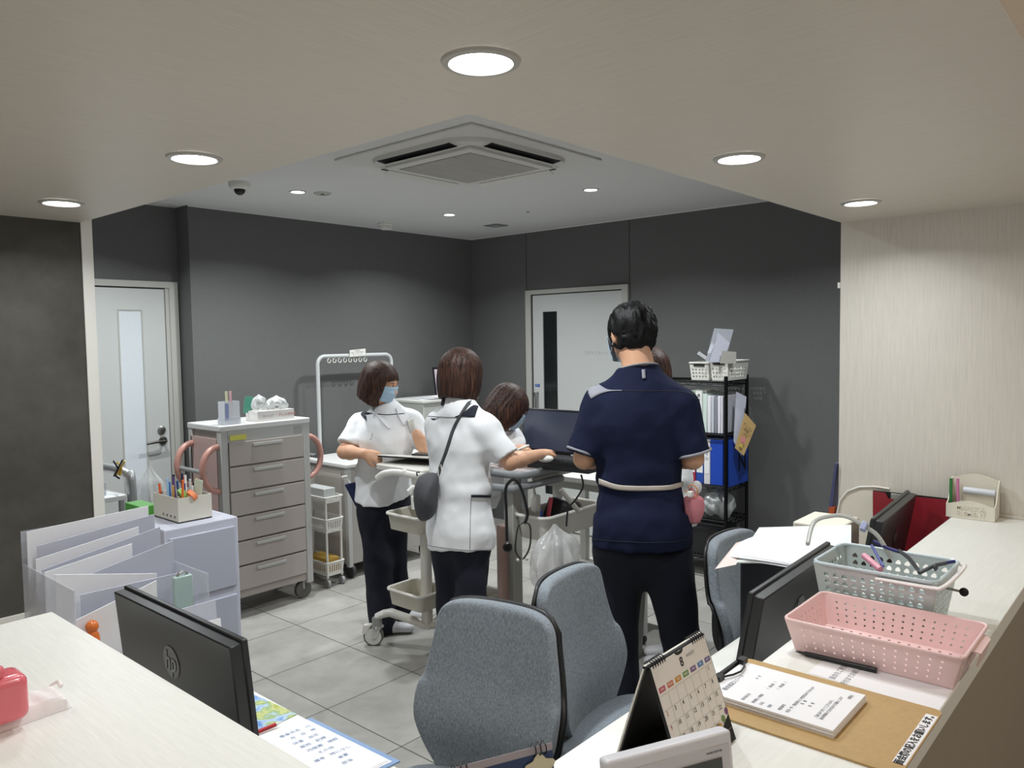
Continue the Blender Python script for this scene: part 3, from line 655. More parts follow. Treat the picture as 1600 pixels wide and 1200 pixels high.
def twf(u, v):
    p = ta_.lerp(tb_, u).lerp(td_.lerp(tc_, u), v)
    e = min(v, 1-v, (1-u)*1.2); h = .021*(min(1, e/.12))**.5
    h += .0016*math.sin(u*26+v*5)*(min(1, e/.2)) - (.004 if v > .5 else 0)*min(1, (v-.5)*4 if v > .5 else 0)
    return (p.x, p.y, CZ+.0004+max(0, h))
tw.grid(twf, 46, 16); tw.tube([tuple(tb_.lerp(tc_, .8)+Vector((0, 0, .016))), tuple(tb_.lerp(tc_, 1.0)+Vector((0, 0, .020))), tuple(tc_+Vector((-.012, .006, .014)))], [.004, .0035, .002], 8)
single(tw, 'folded_towel', mat('white_towel', '#f1ebea', .9, noise=None, bump=(500, .2)), 'folded white cloth lying under the pink box', 'cloth', (.38, 1.36, CZ))

# ------------------------------------------------------------------ monitors
M_mon = mat('monitor_black', '#1d1f22', .35, noise=None)
M_monl = mat('monitor_logo', '#6b6e73', .2, .6, noise=None)
def monitor(label, loc, rz, tilt=8, top=.40, W_=.488, H_=.29):
    """local: back faces -Y, centre of the stand at the origin (desk level)"""
    t = thing('monitor', label, 'monitor', loc, rz, None, local=True)
    Rt = Euler((math.radians(-tilt*-1), 0, 0)).to_matrix() if False else Euler((math.radians(tilt), 0, 0)).to_matrix()
    c = Vector((0, 0, top-H_/2))
    def B(p, d, nm, m, par=t, **k): return part(MB().box(c+Rt @ Vector(p), d, Rt), nm, m, par, **k)
    B((0, .012, 0), (W_, .012, H_), 'bezel', M_mon, bev=.003)
    bk = B((0, -.004, -.001), (W_-.006, .024, H_-.008), 'back_shell', M_mon, bev=.0025)
    B((0, .0195, .006), (W_-.016, .001, H_-.03), 'screen', mat('screen_glass', '#0b0c0e', .15, noise=None))
    B((0, -.0165, -.075), (.125, .002, .085), 'mount_cover', plain('#2a2c30', .4), bev=.0008)
    lg = MB(); cc_ = c+Rt @ Vector((0, -.0170, .048))
    lg.add([cc_+Rt @ Vector((.033*math.cos(a), 0, .033*math.sin(a))) for a in [2*PI*k/32 for k in range(32)]], [tuple(range(32))])
    part(lg, 'logo_disc', mat('logo_gloss', '#2c2e32', .12, noise=None), t)
    mt = Matrix.Translation(cc_+Rt @ Vector((0, -.0006, 0))) @ Rt.to_4x4() @ Euler((PI/2, 0, 0)).to_matrix().to_4x4() @ Matrix(((1, .22, 0, 0), (0, 1, 0, 0), (0, 0, 1, 0), (0, 0, 0, 1)))
    text('hp', .058, mt, M_monl, t, 'logo_lettering', sx=.8, bold=True)
    nk = MB(); nk.hexa([(-.03, -.045, .008), (.03, -.045, .008), (.03, -.025, .008), (-.03, -.025, .008)], [(-.028, -.036, top-H_*.80), (.028, -.036, top-H_*.80), (.028, .0, top-H_*.80), (-.028, .0, top-H_*.80)])
    part(nk, 'stand_neck', M_mon, t); part(MB().prism([(x, y-.0) for x, y in rrect(.24, .17, .03)], 'z', .0006, .009), 'stand_foot', M_mon, t)
    return t
lm = monitor('black monitor seen from behind at the left desk edge', (.697, 1.488, .7205), -PI/2-.0, tilt=5, top=.388)
monitor('black monitor seen from behind on the right desk beside the pink basket', (1.715, .685, .7205), math.radians(2), tilt=10, top=.392)
monitor('black monitor seen from behind in front of the red file by the pale wall', (2.555, .71, .7205), math.radians(4), tilt=10, top=.385)
t = thing('webcam', 'small black round webcam at the lower right of the left monitor', 'webcam', tuple(atx(388, 1130, .74)))
part(MB().sph(atx(386, 1128, .74), .014, 16), 'ball', M_black, t); part(MB().cyl(atx(386, 1128, .74), atx(386, 1128, .74)-Vector((0, 0, .16)), .004), 'stem', M_black, t)

# red folder, cream file holder and things at the far end of the right desk
t = thing('red_folder', 'dark red clipboard folder standing behind the far monitor', 'folder', (2.80, .70, .721))
part(MB().plate([(2.845, .60, .80), (2.845, .832, .80), (2.845, .838, 1.083), (2.845, .606, 1.083)], .003), 'back_cover', M_blackm, t)
part(MB().plate([(2.838, .60, .80), (2.838, .60, 1.072), (2.838, .606, 1.080), (2.838, .71, 1.078), (2.838, .72, 1.062), (2.838, .785, 1.062), (2.838, .795, 1.080), (2.838, .836, 1.082), (2.838, .832, .80)], .003), 'front_cover', plain('#8e1f2c', .4), t)
cl = MB(); cl.box((2.834, .752, 1.072), (.004, .05, .020)); part(cl, 'clip', plain('#7b7e84', .3, metal=1) if False else M_chrome, t, bev=.001)
t = thing('file_holder', 'cream arched file holder standing by the pale wall behind the monitor', 'file holder', (2.83, .87, .7205))
fp = [(.79, .722), (.965, .722), (.965, .98), (.955, 1.03), (.93, 1.065), (.89, 1.085), (.84, 1.092), (.79, 1.090)]
fh = MB(); fh.prism(fp, 'x', 2.868, 2.872); part(fh, 'back_plate', M_ivory, t)
ed = MB(); ed.tube([(2.866, a, b) for a, b in crom([(p[0], p[1], 0) for p in fp[2:]], 4) and [(p[0], p[1]) for p in fp[2:]]], .004, 8); part(ed, 'rolled_edge', M_whitep, t)
part(MB().bx(2.78, 2.868, .79, .965, .7206, .726), 'bottom', M_ivory, t)
t = thing('document_holder', 'dark printed leaflets standing at the end of the pale wall', 'leaflets', (2.87, .985, .7))
part(MB().plate([(2.872, .990, .94), (2.872, 1.004, .94), (2.872, .978, 1.16), (2.872, .971, 1.16)], .05), 'blue_leaflet', plain('#4d4f74', .4), t)
part(MB().plate([(2.865, .985, .90), (2.865, 1.004, .90), (2.865, .994, 1.0), (2.865, .975, 1.0)], .03), 'orange_leaflet', plain('#b4552c', .5), t)
part(MB().bx(2.85, 2.93, .969, 1.01, .721, .93), 'leaflet_box', M_whitep, t)
single(MB().bx(RWX+.0, RWX+.02, .969, .978, 1.79, 1.81), 'wall_catch', M_whitep, 'tiny white catch on the end edge of the pale wall', 'catch', (RWX, .97, 1.79))
# black printer under the paper pile
t = thing('printer', 'black office machine under the loose papers on the right desk', 'printer', (2.30, .90, .7205))
part(MB().bx(2.14, 2.46, .80, 1.0, .7206, .985), 'body', plain('#1b1d22', .35), t, bev=.008)
part(MB().bx(2.16, 2.44, .795, .801, .80, .93), 'paper_slot', M_blackm, t)
t = thing('loose_papers', 'fanned pile of white papers spread over the black office machine', 'papers', (2.1, .9, .987))
def sheet(c, w, h, rz, z, sag=.0, m=None):
    mb = MB(); Rz = Euler((0, 0, rz)).to_matrix()
    def P(u, v):
        p = Rz @ Vector(((u-.5)*w, (v-.5)*h, 0)); return (c[0]+p.x, c[1]+p.y, z-sag*((u-.5)**2*4)+.002*math.sin(u*9+v*4))
    return mb.grid(P, 12, 8)
ppl = [atz(1146, 882, 1.0), atz(1345, 885, 1.0)]
for i in range(7):
    part(sheet((2.22+.012*math.sin(i*2.1), .90+.01*math.cos(i*1.3), 0), .297, .21, .10+.09*math.sin(i*1.9), .990+.004*i, .002*i), 'sheet', M_paper, t, thick=.0006)
part(MB().plate([atd(1150, 882, 2.18), atd(1117, 889, 2.13), atd(1150, 848, 2.33), atd(1172, 842, 2.4)], .001), 'bent_sheet', plain('#e5d5d0', .8), t)
part(MB().plate([atd(1150, 880, 2.20), atd(1330, 880, 2.16), atd(1330, 822, 2.45), atd(1186, 826, 2.5)], .004), 'top_sheet', plain('#dfe8e4', .8), t)
single(MB().bx(2.49, 2.68, .83, .98, .7206, 1.02), 'cream_tray', M_ivory, 'cream paper box standing behind the loose papers', 'box', (2.58, .9, .7206), bev=.006)

# ------------------------------------------------------------------ office chairs
M_fab = mat('grey_blue_melange', '#828b93', .9, noise=(300, .5, .8), stretch=(1, 1, .35), bump=(400, .35), sheen=.2)
M_fab.node_tree.nodes['Principled BSDF'].inputs['Sheen Roughness'].default_value = .4
def chair(label, loc, rz, zt=.95, zb=.50, first=[None]):
    t = thing('office_chair', label, 'chair', loc, rz, 'grey office chairs at the desks', local=True)
    def wfun(v): # half width by height
        ks = [(0, .135), (.12, .175), (.30, .208), (.45, .212), (.65, .195), (.85, .178), (.95, .172), (1.0, .150)]
        for (a, x), (b, y) in zip(ks, ks[1:]):
            if v <= b: s = (v-a)/(b-a); return x+(y-x)*s
        return ks[-1][1]
    def S(u, v, off):
        w = wfun(v); x = (2*u-1)*w
        lum = .035*math.exp(-((v-.32)/.22)**2)
        y = -.235+lum-.06*v+.030*(abs(2*u-1)**2.2)+off
        # round the top corners
        z = zb+(zt-zb)*v-.013*(abs(2*u-1)**6)*(1 if v > .5 else -1)
        return (x, y, z)
    front = MB(); N, K = 15, 17
    vs = []
    for off in (0.0, -.042):
        for j in range(K):
            for i in range(N): vs.append(S(i/(N-1), j/(K-1), off))
    fs = []; L = N*K
    for j in range(K-1):
        for i in range(N-1):
            a = j*N+i; fs.append((a, a+1, a+N+1, a+N)); fs.append((L+a, L+a+N, L+a+N+1, L+a+1))
    ring = [i for i in range(N)]+[j*N+N-1 for j in range(1, K)]+[(K-1)*N+i for i in range(N-2, -1, -1)]+[j*N for j in range(K-2, 0, -1)]
    for p, q in zip(ring, ring[1:]+ring[:1]): fs.append((p, q, L+q, L+p))
    front.add(vs, fs)
    o = part(front, 'backrest', M_fab, t, sub=2); 
    for p in o.data.polygons: p.use_smooth = True
    for e in o.data.edges: e.use_edge_sharp = False
    sh = MB()
    def S2(u, v):
        x, y, z = S(u, v, -.040); k = 1.02
        return (x*k, y-.004-.02*(1-abs(2*u-1)**2)*math.sin(PI*v), zb-.01+(z-zb)*1.02)
    sh.grid(S2, 13, 15); part(sh, 'back_shell', M_black, t, thick=.010, smooth=True)
    spn = MB(); spn.tube(crom([(0, -.325, .72), (0, -.345, .60), (0, -.33, .49), (0, -.24, .44), (0, -.05, .43)], 5), .022, 10, flat=.6); part(spn, 'back_support', M_black, t)
    st = MB()
    def seatf(u, v):
        a = u*2*PI; r = v
        cx = math.cos(a); sy = math.sin(a); n4 = (abs(cx)**3.2+abs(sy)**3.2)**(-1/3.2)
        return None
    ol = [(math.cos(a), math.sin(a)) for a in [2*PI*k/40 for k in range(40)]]
    ol = [(c_/((abs(c_)**3+abs(s_)**3)**(1/3)), s_/((abs(c_)**3+abs(s_)**3)**(1/3))) for c_, s_ in ol]
    prof = [(.90, .452), (.985, .465), (1.0, .487), (.97, .512), (.88, .525), (.6, .531), (.25, .529)]
    vs = [(x*.255*p, -.015+y*.245*p, z-(.015*max(0, y)**2 if z > .48 else 0)) for p, z in prof for x, y in ol]
    fs = [(j*40+i, j*40+(i+1) % 40, (j+1)*40+(i+1) % 40, (j+1)*40+i) for j in range(len(prof)-1) for i in range(40)]+[tuple(range(40))[::-1], tuple(range((len(prof)-1)*40, len(prof)*40))]
    st.add(vs, fs); part(st, 'seat', M_fab, t, smooth=True)
    bs = MB(); bs.cyl((0, 0, .08), (0, 0, .45), .028, .022); bs.box((0, 0, .442), (.20, .22, .03)); part(bs, 'gas_column', M_black, t)
    ft = MB()
    for k in range(5):
        a = k*2*PI/5+.3; ft.tube([(.03*math.cos(a), .03*math.sin(a), .10), (.18*math.cos(a), .18*math.sin(a), .095), (.30*math.cos(a), .30*math.sin(a), .068)], [.026, .020, .014], 8)
    part(ft, 'star_base', M_black, t)
    for k in range(5):
        a = k*2*PI/5+.3; c0 = Vector((.30*math.cos(a), .30*math.sin(a), .028)); d = Vector((-math.sin(a), math.cos(a), 0))
        w = MB(); w.cyl(c0-d*.022, c0-d*.006, .027, n=16); w.cyl(c0+d*.006, c0+d*.022, .027, n=16); w.cyl(c0, c0+Vector((0, 0, .05)), .006); part(w, 'caster', M_blackm, t)
    return t
chair('grey office chair nearest the front, standing left of the other chairs', (1.165, 1.285, 0), math.radians(101), zt=.945)
chair('grey office chair pushed toward the right desk behind the calendar', (1.848, 1.09, 0), math.radians(188), zt=.940)
chair('grey office chair half hidden by the papers near the black shelf', (2.60, .955, 0), math.radians(180), zt=.915)
# ------------------------------------------------------------------ left desk things
t = thing('blue_clipboard', 'light blue clipboard with handwritten forms on the left desk edge', 'clipboard', (.96, 1.45, .7205))
cbp = [(.93, 1.60), (1.052, 1.585), (1.062, 1.27), (.935, 1.28)]
part(MB().prism(cbp, 'z', .7212, .7242), 'board', plain('#7f9cc4', .4), t)
for i in range(3): part(MB().prism([(x-.006-.002*i, y+.004*i) for x, y in [(.925, 1.59), (1.045, 1.578), (1.054, 1.28), (.93, 1.29)]], 'z', .7245+i*.0012, .7254+i*.0012), 'sheet', M_paper, t)
for i in range(9):
    y = 1.55-.025*i
    text(['患者氏名　山', '月　日　時', '体温　血圧', '脈拍　記録', '内服薬　確認', 'その他', '備考　特になし', '食事', '担当'][i], .013, frame((.985+.006*math.sin(i*2.), y, .7282), (1, -.06, 0), (.06, 1, 0)), plain('#8fa0c0'), t, 'print_line', ext=.0001)
single(MB().prism([(.90, 1.80), (1.033, 1.805), (1.043, 1.63), (.90, 1.62)], 'z', .7206, .7222), 'scenic_print', None or mat('scenic_print', '#7fa0c8', .4, noise=None), 'picture card of blue sky and green leaves on the left desk', 'picture', (.97, 1.72, .7206))
m_ = _m['scenic_print']; nt = m_.node_tree; tc = nt.nodes.new('ShaderNodeTexCoord'); n1 = nt.nodes.new('ShaderNodeTexNoise'); n1.inputs['Scale'].default_value = 22; n1.inputs['Detail'].default_value = 6
nt.links.new(tc.outputs['Object'], n1.inputs[0]); cr = nt.nodes.new('ShaderNodeValToRGB'); E_ = cr.color_ramp.elements
E_[0].position = .35; E_[0].color = hx('#4f86cc'); E_[1].position = .68; E_[1].color = hx('#a9b24a')
for p_, c_ in ((.45, '#b8cfe4'), (.52, '#8fae6a'), (.60, '#c9cc86')): e_ = E_.new(p_); e_.color = hx(c_)
nt.links.new(n1.outputs[0], cr.inputs[0]); nt.links.new(cr.outputs[0], nt.nodes['Principled BSDF'].inputs['Base Color'])
t = thing('red_pen', 'red and white pen lying beside the picture card on the left desk', 'pen', (.97, 1.63, .7245))
pa, pb2 = atz(402, 1144, .728), atz(440, 1128, .730)
part(MB().tube([pa, pa.lerp(pb2, .75)], .0048, 12), 'barrel', plain('#b5222c', .3), t); part(MB().tube([pa.lerp(pb2, .75), pb2], [.0045, .0012], 12), 'pen_tip', M_whitep, t); part(MB().tube([pa, pa-(pb2-pa).normalized()*.006], .0052, 12), 'end_cap', M_whitep, t)
# floral calendar on the desk corner
t = thing('floral_calendar', 'spiral calendar with navy floral artwork at the bottom edge of the picture', 'calendar', (.75, .68, CZ))
fa, fb = Vector((.640, .682, 0)), Vector((.776, .622, 0))
dx = (fb-fa).normalized(); dnv = Vector((dx.y, -dx.x, 0))
def FP(u, z, off): q = fa.lerp(fb, u); return (q.x+dnv.x*off, q.y+dnv.y*off, z)
part(MB().plate([FP(0, .945, .03), FP(1, .945, .03), FP(1, 1.10, 0), FP(0, 1.10, 0)], -.0015), 'picture_page', mat('navy_floral', '#26395f', .5, noise=None), t)
part(MB().plate([FP(0, .945, -.05), FP(1, .945, -.05), FP(1, 1.10, -.003), FP(0, 1.10, -.003)], .0015), 'stand_back', M_whitep, t)
part(MB().plate([FP(0, 1.093, .0022), FP(1, 1.093, .0022), FP(1, 1.102, .0006), FP(0, 1.102, .0006)], -.001), 'page_edge', plain('#a29aa0'), t)
fl_ = MB()
rng = random.Random(3)
blobs = [(.86, 1.075, .020, '#cfc6a8'), (.66, 1.062, .014, '#cfc6a8'), (.80, 1.064, .010, '#8c5a48'), (.91, 1.066, .010, '#7a8fa0'), (.74, 1.072, .008, '#6f7f5a'), (.40, 1.07, .012, '#cfc6a8'), (.2, 1.06, .014, '#b8a890'), (.5, 1.055, .010, '#8c5a48')]
for u, z, r, c_ in blobs:
    q = Vector(FP(u, z, .0105+(1.075-z)*.2)); mb = MB(); upv = (Vector(FP(0, 1.10, 0))-Vector(FP(0, .945, .03))).normalized()
    q = Vector(FP(u, 1.10, 0))-upv*(1.10-z)/upv.z*1.0+dnv*.0022
    mb.add([q+dx*r*(1+.18*math.sin(5*a))*math.cos(a)+upv*r*.8*(1+.18*math.sin(5*a))*math.sin(a) for a in [2*PI*k/26 for k in range(26)]], [tuple(range(26))]); part(mb, 'printed_flower', plain(c_), t)
for grp_ in ((0, 1, 2), (12, 13, 14)):
  sp_ = MB()
  for i in grp_:
      q = fa.lerp(fb, .10+i*.055+(.04 if i > 5 else 0)) if False else fa.lerp(fb, [.08, .13, .18][i] if i < 3 else [.82, .87, .92][i-12])
      sp_.tube([q+dnv*.008*math.cos(a)+Vector((0, 0, 1.098+.008*math.sin(a))) for a in [2*PI*k/12 for k in range(12)]], .0009, 6, closed=True)
  part(sp_, 'spiral_binding', M_black, t)
part(MB().bx(.60, .82, .60, .76, .7206, .944), 'stand_box', M_ivory, thing('storage_box', 'cream box carrying the floral calendar', 'box', (.71, .68, .7206)))
# ------------------------------------------------------------------ things on the far left desk end
M_clear = mat('clear_film', '#dfe4ee', .25, noise=None, alpha=.38)
M_lav = mat('lavender_paper', '#c3c6d4', .6, noise=(5, .02))
t = thing('file_cabinet', 'pale lavender-white file cabinet carrying the grey pen box', 'cabinet', (1.32, 2.72, 0))
part(MB().bx(1.14, 1.40, 2.52, 2.92, .03, 1.02), 'body', M_lav, t, bev=.004)
for i in range(4): part(MB().bx(1.155, 1.385, 2.512, 2.522, .06+.24*i, .27+.24*i), 'drawer', plain('#b4b8c6', .3), t, bev=.003)
t = thing('paper_organizer', 'large clear organiser stuffed with upright white papers at the end of the left desk', 'organizer', (.88, 2.2, .7205))
part(MB().bx(.70, 1.045, 2.05, 2.42, .7206, .735), 'base', M_clear, t)
part(MB().bx(.700, .703, 2.05, 2.42, .735, 1.03), 'side_wall', M_clear, t); part(MB().bx(1.042, 1.045, 2.05, 2.42, .735, .99), 'side_wall', M_clear, t)
part(MB().bx(.70, 1.045, 2.417, 2.42, .735, 1.12), 'back_wall', M_clear, t)
rng = random.Random(5)
sheets = [(.705, 1.035, 2.40, 1.13), (.72, 1.04, 2.37, 1.10), (.705, .98, 2.34, 1.075), (.71, 1.03, 2.31, 1.06), (.703, .93, 2.27, 1.05), (.76, 1.035, 2.24, 1.03), (.704, .96, 2.20, 1.015), (.75, 1.03, 2.16, .985), (.705, .93, 2.12, .96)]
for i, (xa_, xb_, y, z) in enumerate(sheets):
    ti = rng.uniform(-.03, .03)
    part(MB().plate([(xa_, y, .736), (xb_, y, .736), (xb_, y-.012+ti*.3, z+ti), (xa_, y-.012, z-ti)], .003), 'paper_file', [M_paper, M_lav][i % 2], t)
f0 = atd(154, 945, 2.30); 
for i in range(6):
    text(['診療情報提供書', '入院のご案内', '・・・・・・・・', '検査予約票', '同意書', '連絡票'][i], .011, frame((.74+.0*i, 2.114, .93-.018*i), (1, 0, 0), (0, 0, 1)), M_inkg, t, 'print_line', align='LEFT', ext=.0001)
t = thing('small_bottle_box', 'small pale green glass block standing among the papers on the left desk', 'box', (1.0, 2.10, .735))
part(MB().bx(.958, 1.008, 2.065, 2.085, .89, .995), 'block', mat('glass_block', '#c3dcd8', .15, noise=None, trans=.3), t, bev=.003); part(MB().tube(arc((.983, 2.075, .992), .014, 0, PI, 8, 'xz'), .003, 6), 'clip', M_chrome, t)
part(MB().bx(.95, 1.02, 2.06, 2.10, .736, .889), 'stand', M_clear, t)
for i, (c_, x) in enumerate((('#c43a50', .962), ('#3f78c8', .975), ('#5fae6a', .990), ('#e0c84a', 1.005), ('#d05a8a', 1.018))):
    single(MB().cyl((x, 2.05, .889), (x+.008, 2.035, .90), .0055, n=10), ('red', 'blue', 'green', 'yellow', 'magenta')[i]+'_pin', plain(c_, .3), ('red', 'blue', 'green', 'yellow', 'magenta')[i]+' marker cap beside the pale glass block', 'marker', (x, 2.045, .88))
t = thing('clear_folder', 'pale blue clear folder of papers leaning beside the left monitor', 'folder', (1.0, 2.0, .7205))
part(MB().plate([(.90, 1.98, .722), (1.035, 1.98, .722), (1.035, 2.0, .93), (.90, 2.0, .93)], .004), 'front_sheet', M_lav, t)
part(MB().plate([(.93, 1.965, .722), (1.04, 1.965, .722), (1.04, 1.985, .88), (.93, 1.985, .89)], .003), 'paper', M_paper, t)
t = thing('letter_tray', 'ivory two-tier letter tray on the left desk behind the counter edge', 'tray', (.80, 1.86, .7205))
for z in (.80, .855):
    rp = [(x+.80, y+1.89, z) for x, y in rrect(.22, .20, .05, 6)]
    part(MB().tube(rp, .006, 8, closed=True), 'tray_rim', M_ivory, t); part(MB().prism([(p[0], p[1]) for p in rp], 'z', z-.028, z-.024), 'tray_floor', mat('tray_grey', '#9a9890', .5, noise=None), t)
for x in (.70, .90): part(MB().bx(x-.006, x+.006, 1.80, 1.98, .7206, .856), 'side_leg', M_ivory, t)
t = thing('orange_figure', 'translucent orange plastic trinket on the ivory letter tray', 'trinket', tuple(atd(144, 985, 2.0)))
oc = atd(144, 985, 1.98); om = mat('orange_clear', '#f08438', .2, noise=None, trans=.3)
part(MB().sph(oc+Vector((0, 0, .010)), .016, 14), 'head', om, t); part(MB().lathe([(.018, -.03), (.016, -.01), (.010, .0)], oc, 14), 'body', om, t)

# grey pen box with its pens, on the cabinet
PBZ = 1.0205
t = thing('pen_box', 'pale grey pen box with small triangular vents, full of pens', 'pen holder', (1.31, 2.70, PBZ))
c0, c1, c2 = atz(293, 812, PBZ), atz(325, 803, PBZ), atz(250, 790, PBZ)
bx0, bx1, by0, by1 = 1.215, 1.335, 2.575, 2.76
def pbox(x0, x1, y0, y1, z0, z1, th=.003):
    m = MB(); m.bx(x0, x1, y0, y0+th, z0, z1); m.bx(x0, x1, y1-th, y1, z0, z1); m.bx(x0, x0+th, y0+th, y1-th, z0, z1); m.bx(x1-th, x1, y0+th, y1-th, z0, z1); m.bx(x0, x1, y0, y1, z0, z0+th); return m
part(pbox(bx0, bx1, by0, by1, PBZ+.001, PBZ+.085), 'box_walls', mat('pen_box_grey', '#d3d0c5', .5, noise=None), t)
part(MB().bx(bx0+.003, bx1-.003, 2.665, 2.668, PBZ+.004, PBZ+.075), 'divider', mat('pen_box_grey', ''), t)
tr = MB()
for i in range(4):
    y = by0+.02+.028*i; tr.add([(bx0-.0006, y, PBZ+.022), (bx0-.0006, y+.012, PBZ+.022), (bx0-.0006, y+.006, PBZ+.012)], [(0, 1, 2)])
part(tr, 'vents', M_blackm, t)
pcols = ['#e0602c', '#1b1b1f', '#d8502c', '#3d6fb0', '#232a4a', '#9fc0dc', '#2f4f8a', '#1f1f22', '#5a3f7a', '#c9ccd0', '#c99a5a', '#e4e4e4', '#b5925a', '#24408a', '#d9d9d9', '#e8743a']
for i, c_ in enumerate(pcols):
    yy = by1-.02-(i/15)*(.145); xx = bx0+.02+.075*((i*7) % 5)/4; hh_ = .115+.035*((i*5) % 7)/6
    cn = {0: 'orange', 1: 'black', 2: 'dark orange', 3: 'blue', 4: 'navy', 5: 'light blue', 6: 'deep blue', 7: 'black', 8: 'purple', 9: 'grey', 10: 'tan', 11: 'white', 12: 'brown', 13: 'blue', 14: 'pale', 15: 'bright orange'}[i]
    single(MB().tube([(xx, yy, PBZ+.005), (xx+.006*math.sin(i*3), yy+.012*math.cos(i*2.3), PBZ+hh_)], .0042, 8), 'pen', plain(c_, .35), {7: 'second black', 13: 'rightmost blue'}.get(i, cn)+' pen standing in the grey pen box', 'pen', (xx, yy, PBZ), 'pens in the grey pen box')
single(MB().box((1.30, 2.60, PBZ+.105), (.004, .035, .060), Euler((.1, .1, .3)).to_matrix()), 'photo_card', plain('#c9d6c4'), 'pale green card sticking out of the pen box', 'card', (1.30, 2.60, PBZ+.07))
tp = thing('tape_rolls', 'green and orange tape roll in the front of the pen box', 'tape', (1.245, 2.60, PBZ+.06))
part(MB().lathe([(.016, -.009), (.024, -.009), (.024, .009), (.016, .009), (.016, -.009)], (1.25, 2.61, PBZ+.088), 24, Euler((.2, 1.2, 0)).to_matrix(), cap=False), 'green_roll', plain('#8fc060', .4), tp)
part(MB().lathe([(.014, -.008), (.022, -.008), (.022, .008), (.014, .008), (.014, -.008)], (1.27, 2.59, PBZ+.084), 24, Euler((.3, 1.0, .5)).to_matrix(), cap=False), 'orange_roll', plain('#f09060', .4), tp)
single(MB().bx(1.18, 1.24, 2.78, 2.915, PBZ, PBZ+.035), 'green_file', plain('#5cae4a', .4), 'bright green file lying behind the grey pen box', 'file', (1.2, 2.85, PBZ), bev=.002)

# aluminium cart with clear bag by the left door
t = thing('utility_cart', 'aluminium cart with a curved rail half hidden by the white wall post', 'cart', (1.45, 4.30, 0))
ax0, ax1, ay0, ay1 = 1.17, 1.70, 4.17, 4.60
for z in (.30, .82): part(MB().bx(ax0, ax1, ay0, ay1, z, z+.03), 'shelf', plain('#d9dcdc', .3), t, bev=.006)
for x in (ax0+.02, ax1-.02):
    for y in (ay0+.02, ay1-.02): part(MB().cyl((x, y, .07), (x, y, .82), .014), 'post', M_alu, t); 
for x in (ax0+.02, ax1-.02):
    for y in (ay0+.02, ay1-.02): part(MB().cyl((x, y-.012, .035), (x, y+.012, .035), .035), 'caster', plain('#6a6a6a'), t)
part(MB().tube(crom([(ax1+.035, ay0+.02, .10), (ax1+.035, ay0+.02, .86), (ax1+.030, ay0+.05, .94), (ax1+.005, ay0+.12, .965), (ax1-.02, ay1, .965)], 6), .024, 14), 'curved_rail', M_alu, t)
t = thing('clear_container', 'clear plastic box with reddish contents on the aluminium cart', 'container', (1.5, 4.3, .85))
part(pbox(1.38, 1.62, 4.22, 4.42, .851, .915), 'box_walls', M_clear, t); part(MB().bx(1.39, 1.61, 4.23, 4.41, .855, .895), 'contents', mat('reddish_contents', '#a8786a', .7, noise=(40, .4)), t)
def bag(name, label, c, w, h, d, par_cat='bag', seed=1, tint='#d6d9d8', alpha=.55, knot=True, m=None):
    rg = random.Random(seed); ph = [rg.uniform(0, 6.3) for _ in range(6)]
    mb = MB()
    def P(u, v):
        a = 2*PI*u; prof = (math.sin(PI*min(1, v*.92+.04))**.55)*(1-.35*v)
        if v > .78: prof *= max(.12, 1-(v-.78)*3.6)
        r = prof*(1+.10*math.sin(5*a+ph[0]+6*v)+.07*math.sin(9*a+ph[1]-4*v)+.05*math.sin(13*a+ph[2]+9*v))
        return (c[0]+w/2*r*math.cos(a), c[1]+d/2*r*math.sin(a), c[2]+h*v+.02*math.sin(2*a+ph[3])*(1-v))
    mb.grid(P, 56, 26, closeu=True)
    return single(mb, name, m or mat('film_'+tint.strip('#')+str(alpha), tint, .22, noise=None, alpha=alpha, bump=(40, .3), bdist=.01), label, par_cat, (c[0], c[1], c[2]))
bag('clear_bag', 'crumpled clear plastic bag hanging from the aluminium cart rail', (1.845, 4.22, .58), .20, .40, .16, seed=3, alpha=.4)
for i, (c_, nm, pts) in enumerate((('#1c1c20', 'black', [(177, 720), (184, 732), (180, 742), (187, 748)]), ('#d9b23a', 'yellow', [(183, 722), (190, 732), (186, 742), (190, 740)]))):
    t = thing(nm+'_clip', nm+' cable tie crossed on the aluminium rail', 'clip', tuple(atd(185, 735, 4.02)))
    part(MB().tube(crom([atd(x_, y_, 4.02) for x_, y_ in pts], 4), .0045, 6), 'band', plain(c_), t)
    part(MB().tube([atd(192+3*i, 718+2*i, 4.0), atd(178+3*i, 744, 4.05)], .0045, 6), 'cross_band', plain(c_), t)

# ------------------------------------------------------------------ pink medical cart
t = thing('medical_cart', 'large medication cart with dusty pink side panels and grey metal frame', 'cart', (2.54, 4.39, 0))
cx0, cx1, cy0, cy1, zt = 2.244, 2.84, 4.20, 4.585, 1.15
M_dp = mat('dusty_pink_panel', '#b89d98', .45, noise=None); M_cg = mat('cart_grey', '#b3b3b0', .4, noise=None)
part(MB().bx(cx0+.012, cx1-.012, cy0+.012, cy1-.012, .12, zt-.03), 'body', mat('cart_body', '#a39a95', .5, noise=None), t)
part(MB().bx(cx0-.004, cx1+.004, cy0-.004, cy1+.004, zt-.035, zt), 'top_board', plain('#c9cac8', .35), t, bev=.006)
part(MB().bx(cx0, cx0+.013, cy0+.05, cy1-.03, .16, zt-.08), 'pink_side_panel', M_dp, t)
for x in (cx0, cx1-.045):
    for y in (cy0, cy1-.045): part(MB().bx(x, x+.045, y, y+.045, .10, zt-.03), 'corner_post', M_cg, t, bev=.004)
part(MB().bx(cx0+.045, cx1-.045, cy0, cy0+.02, zt-.10, zt-.035), 'upper_rail', M_cg, t)
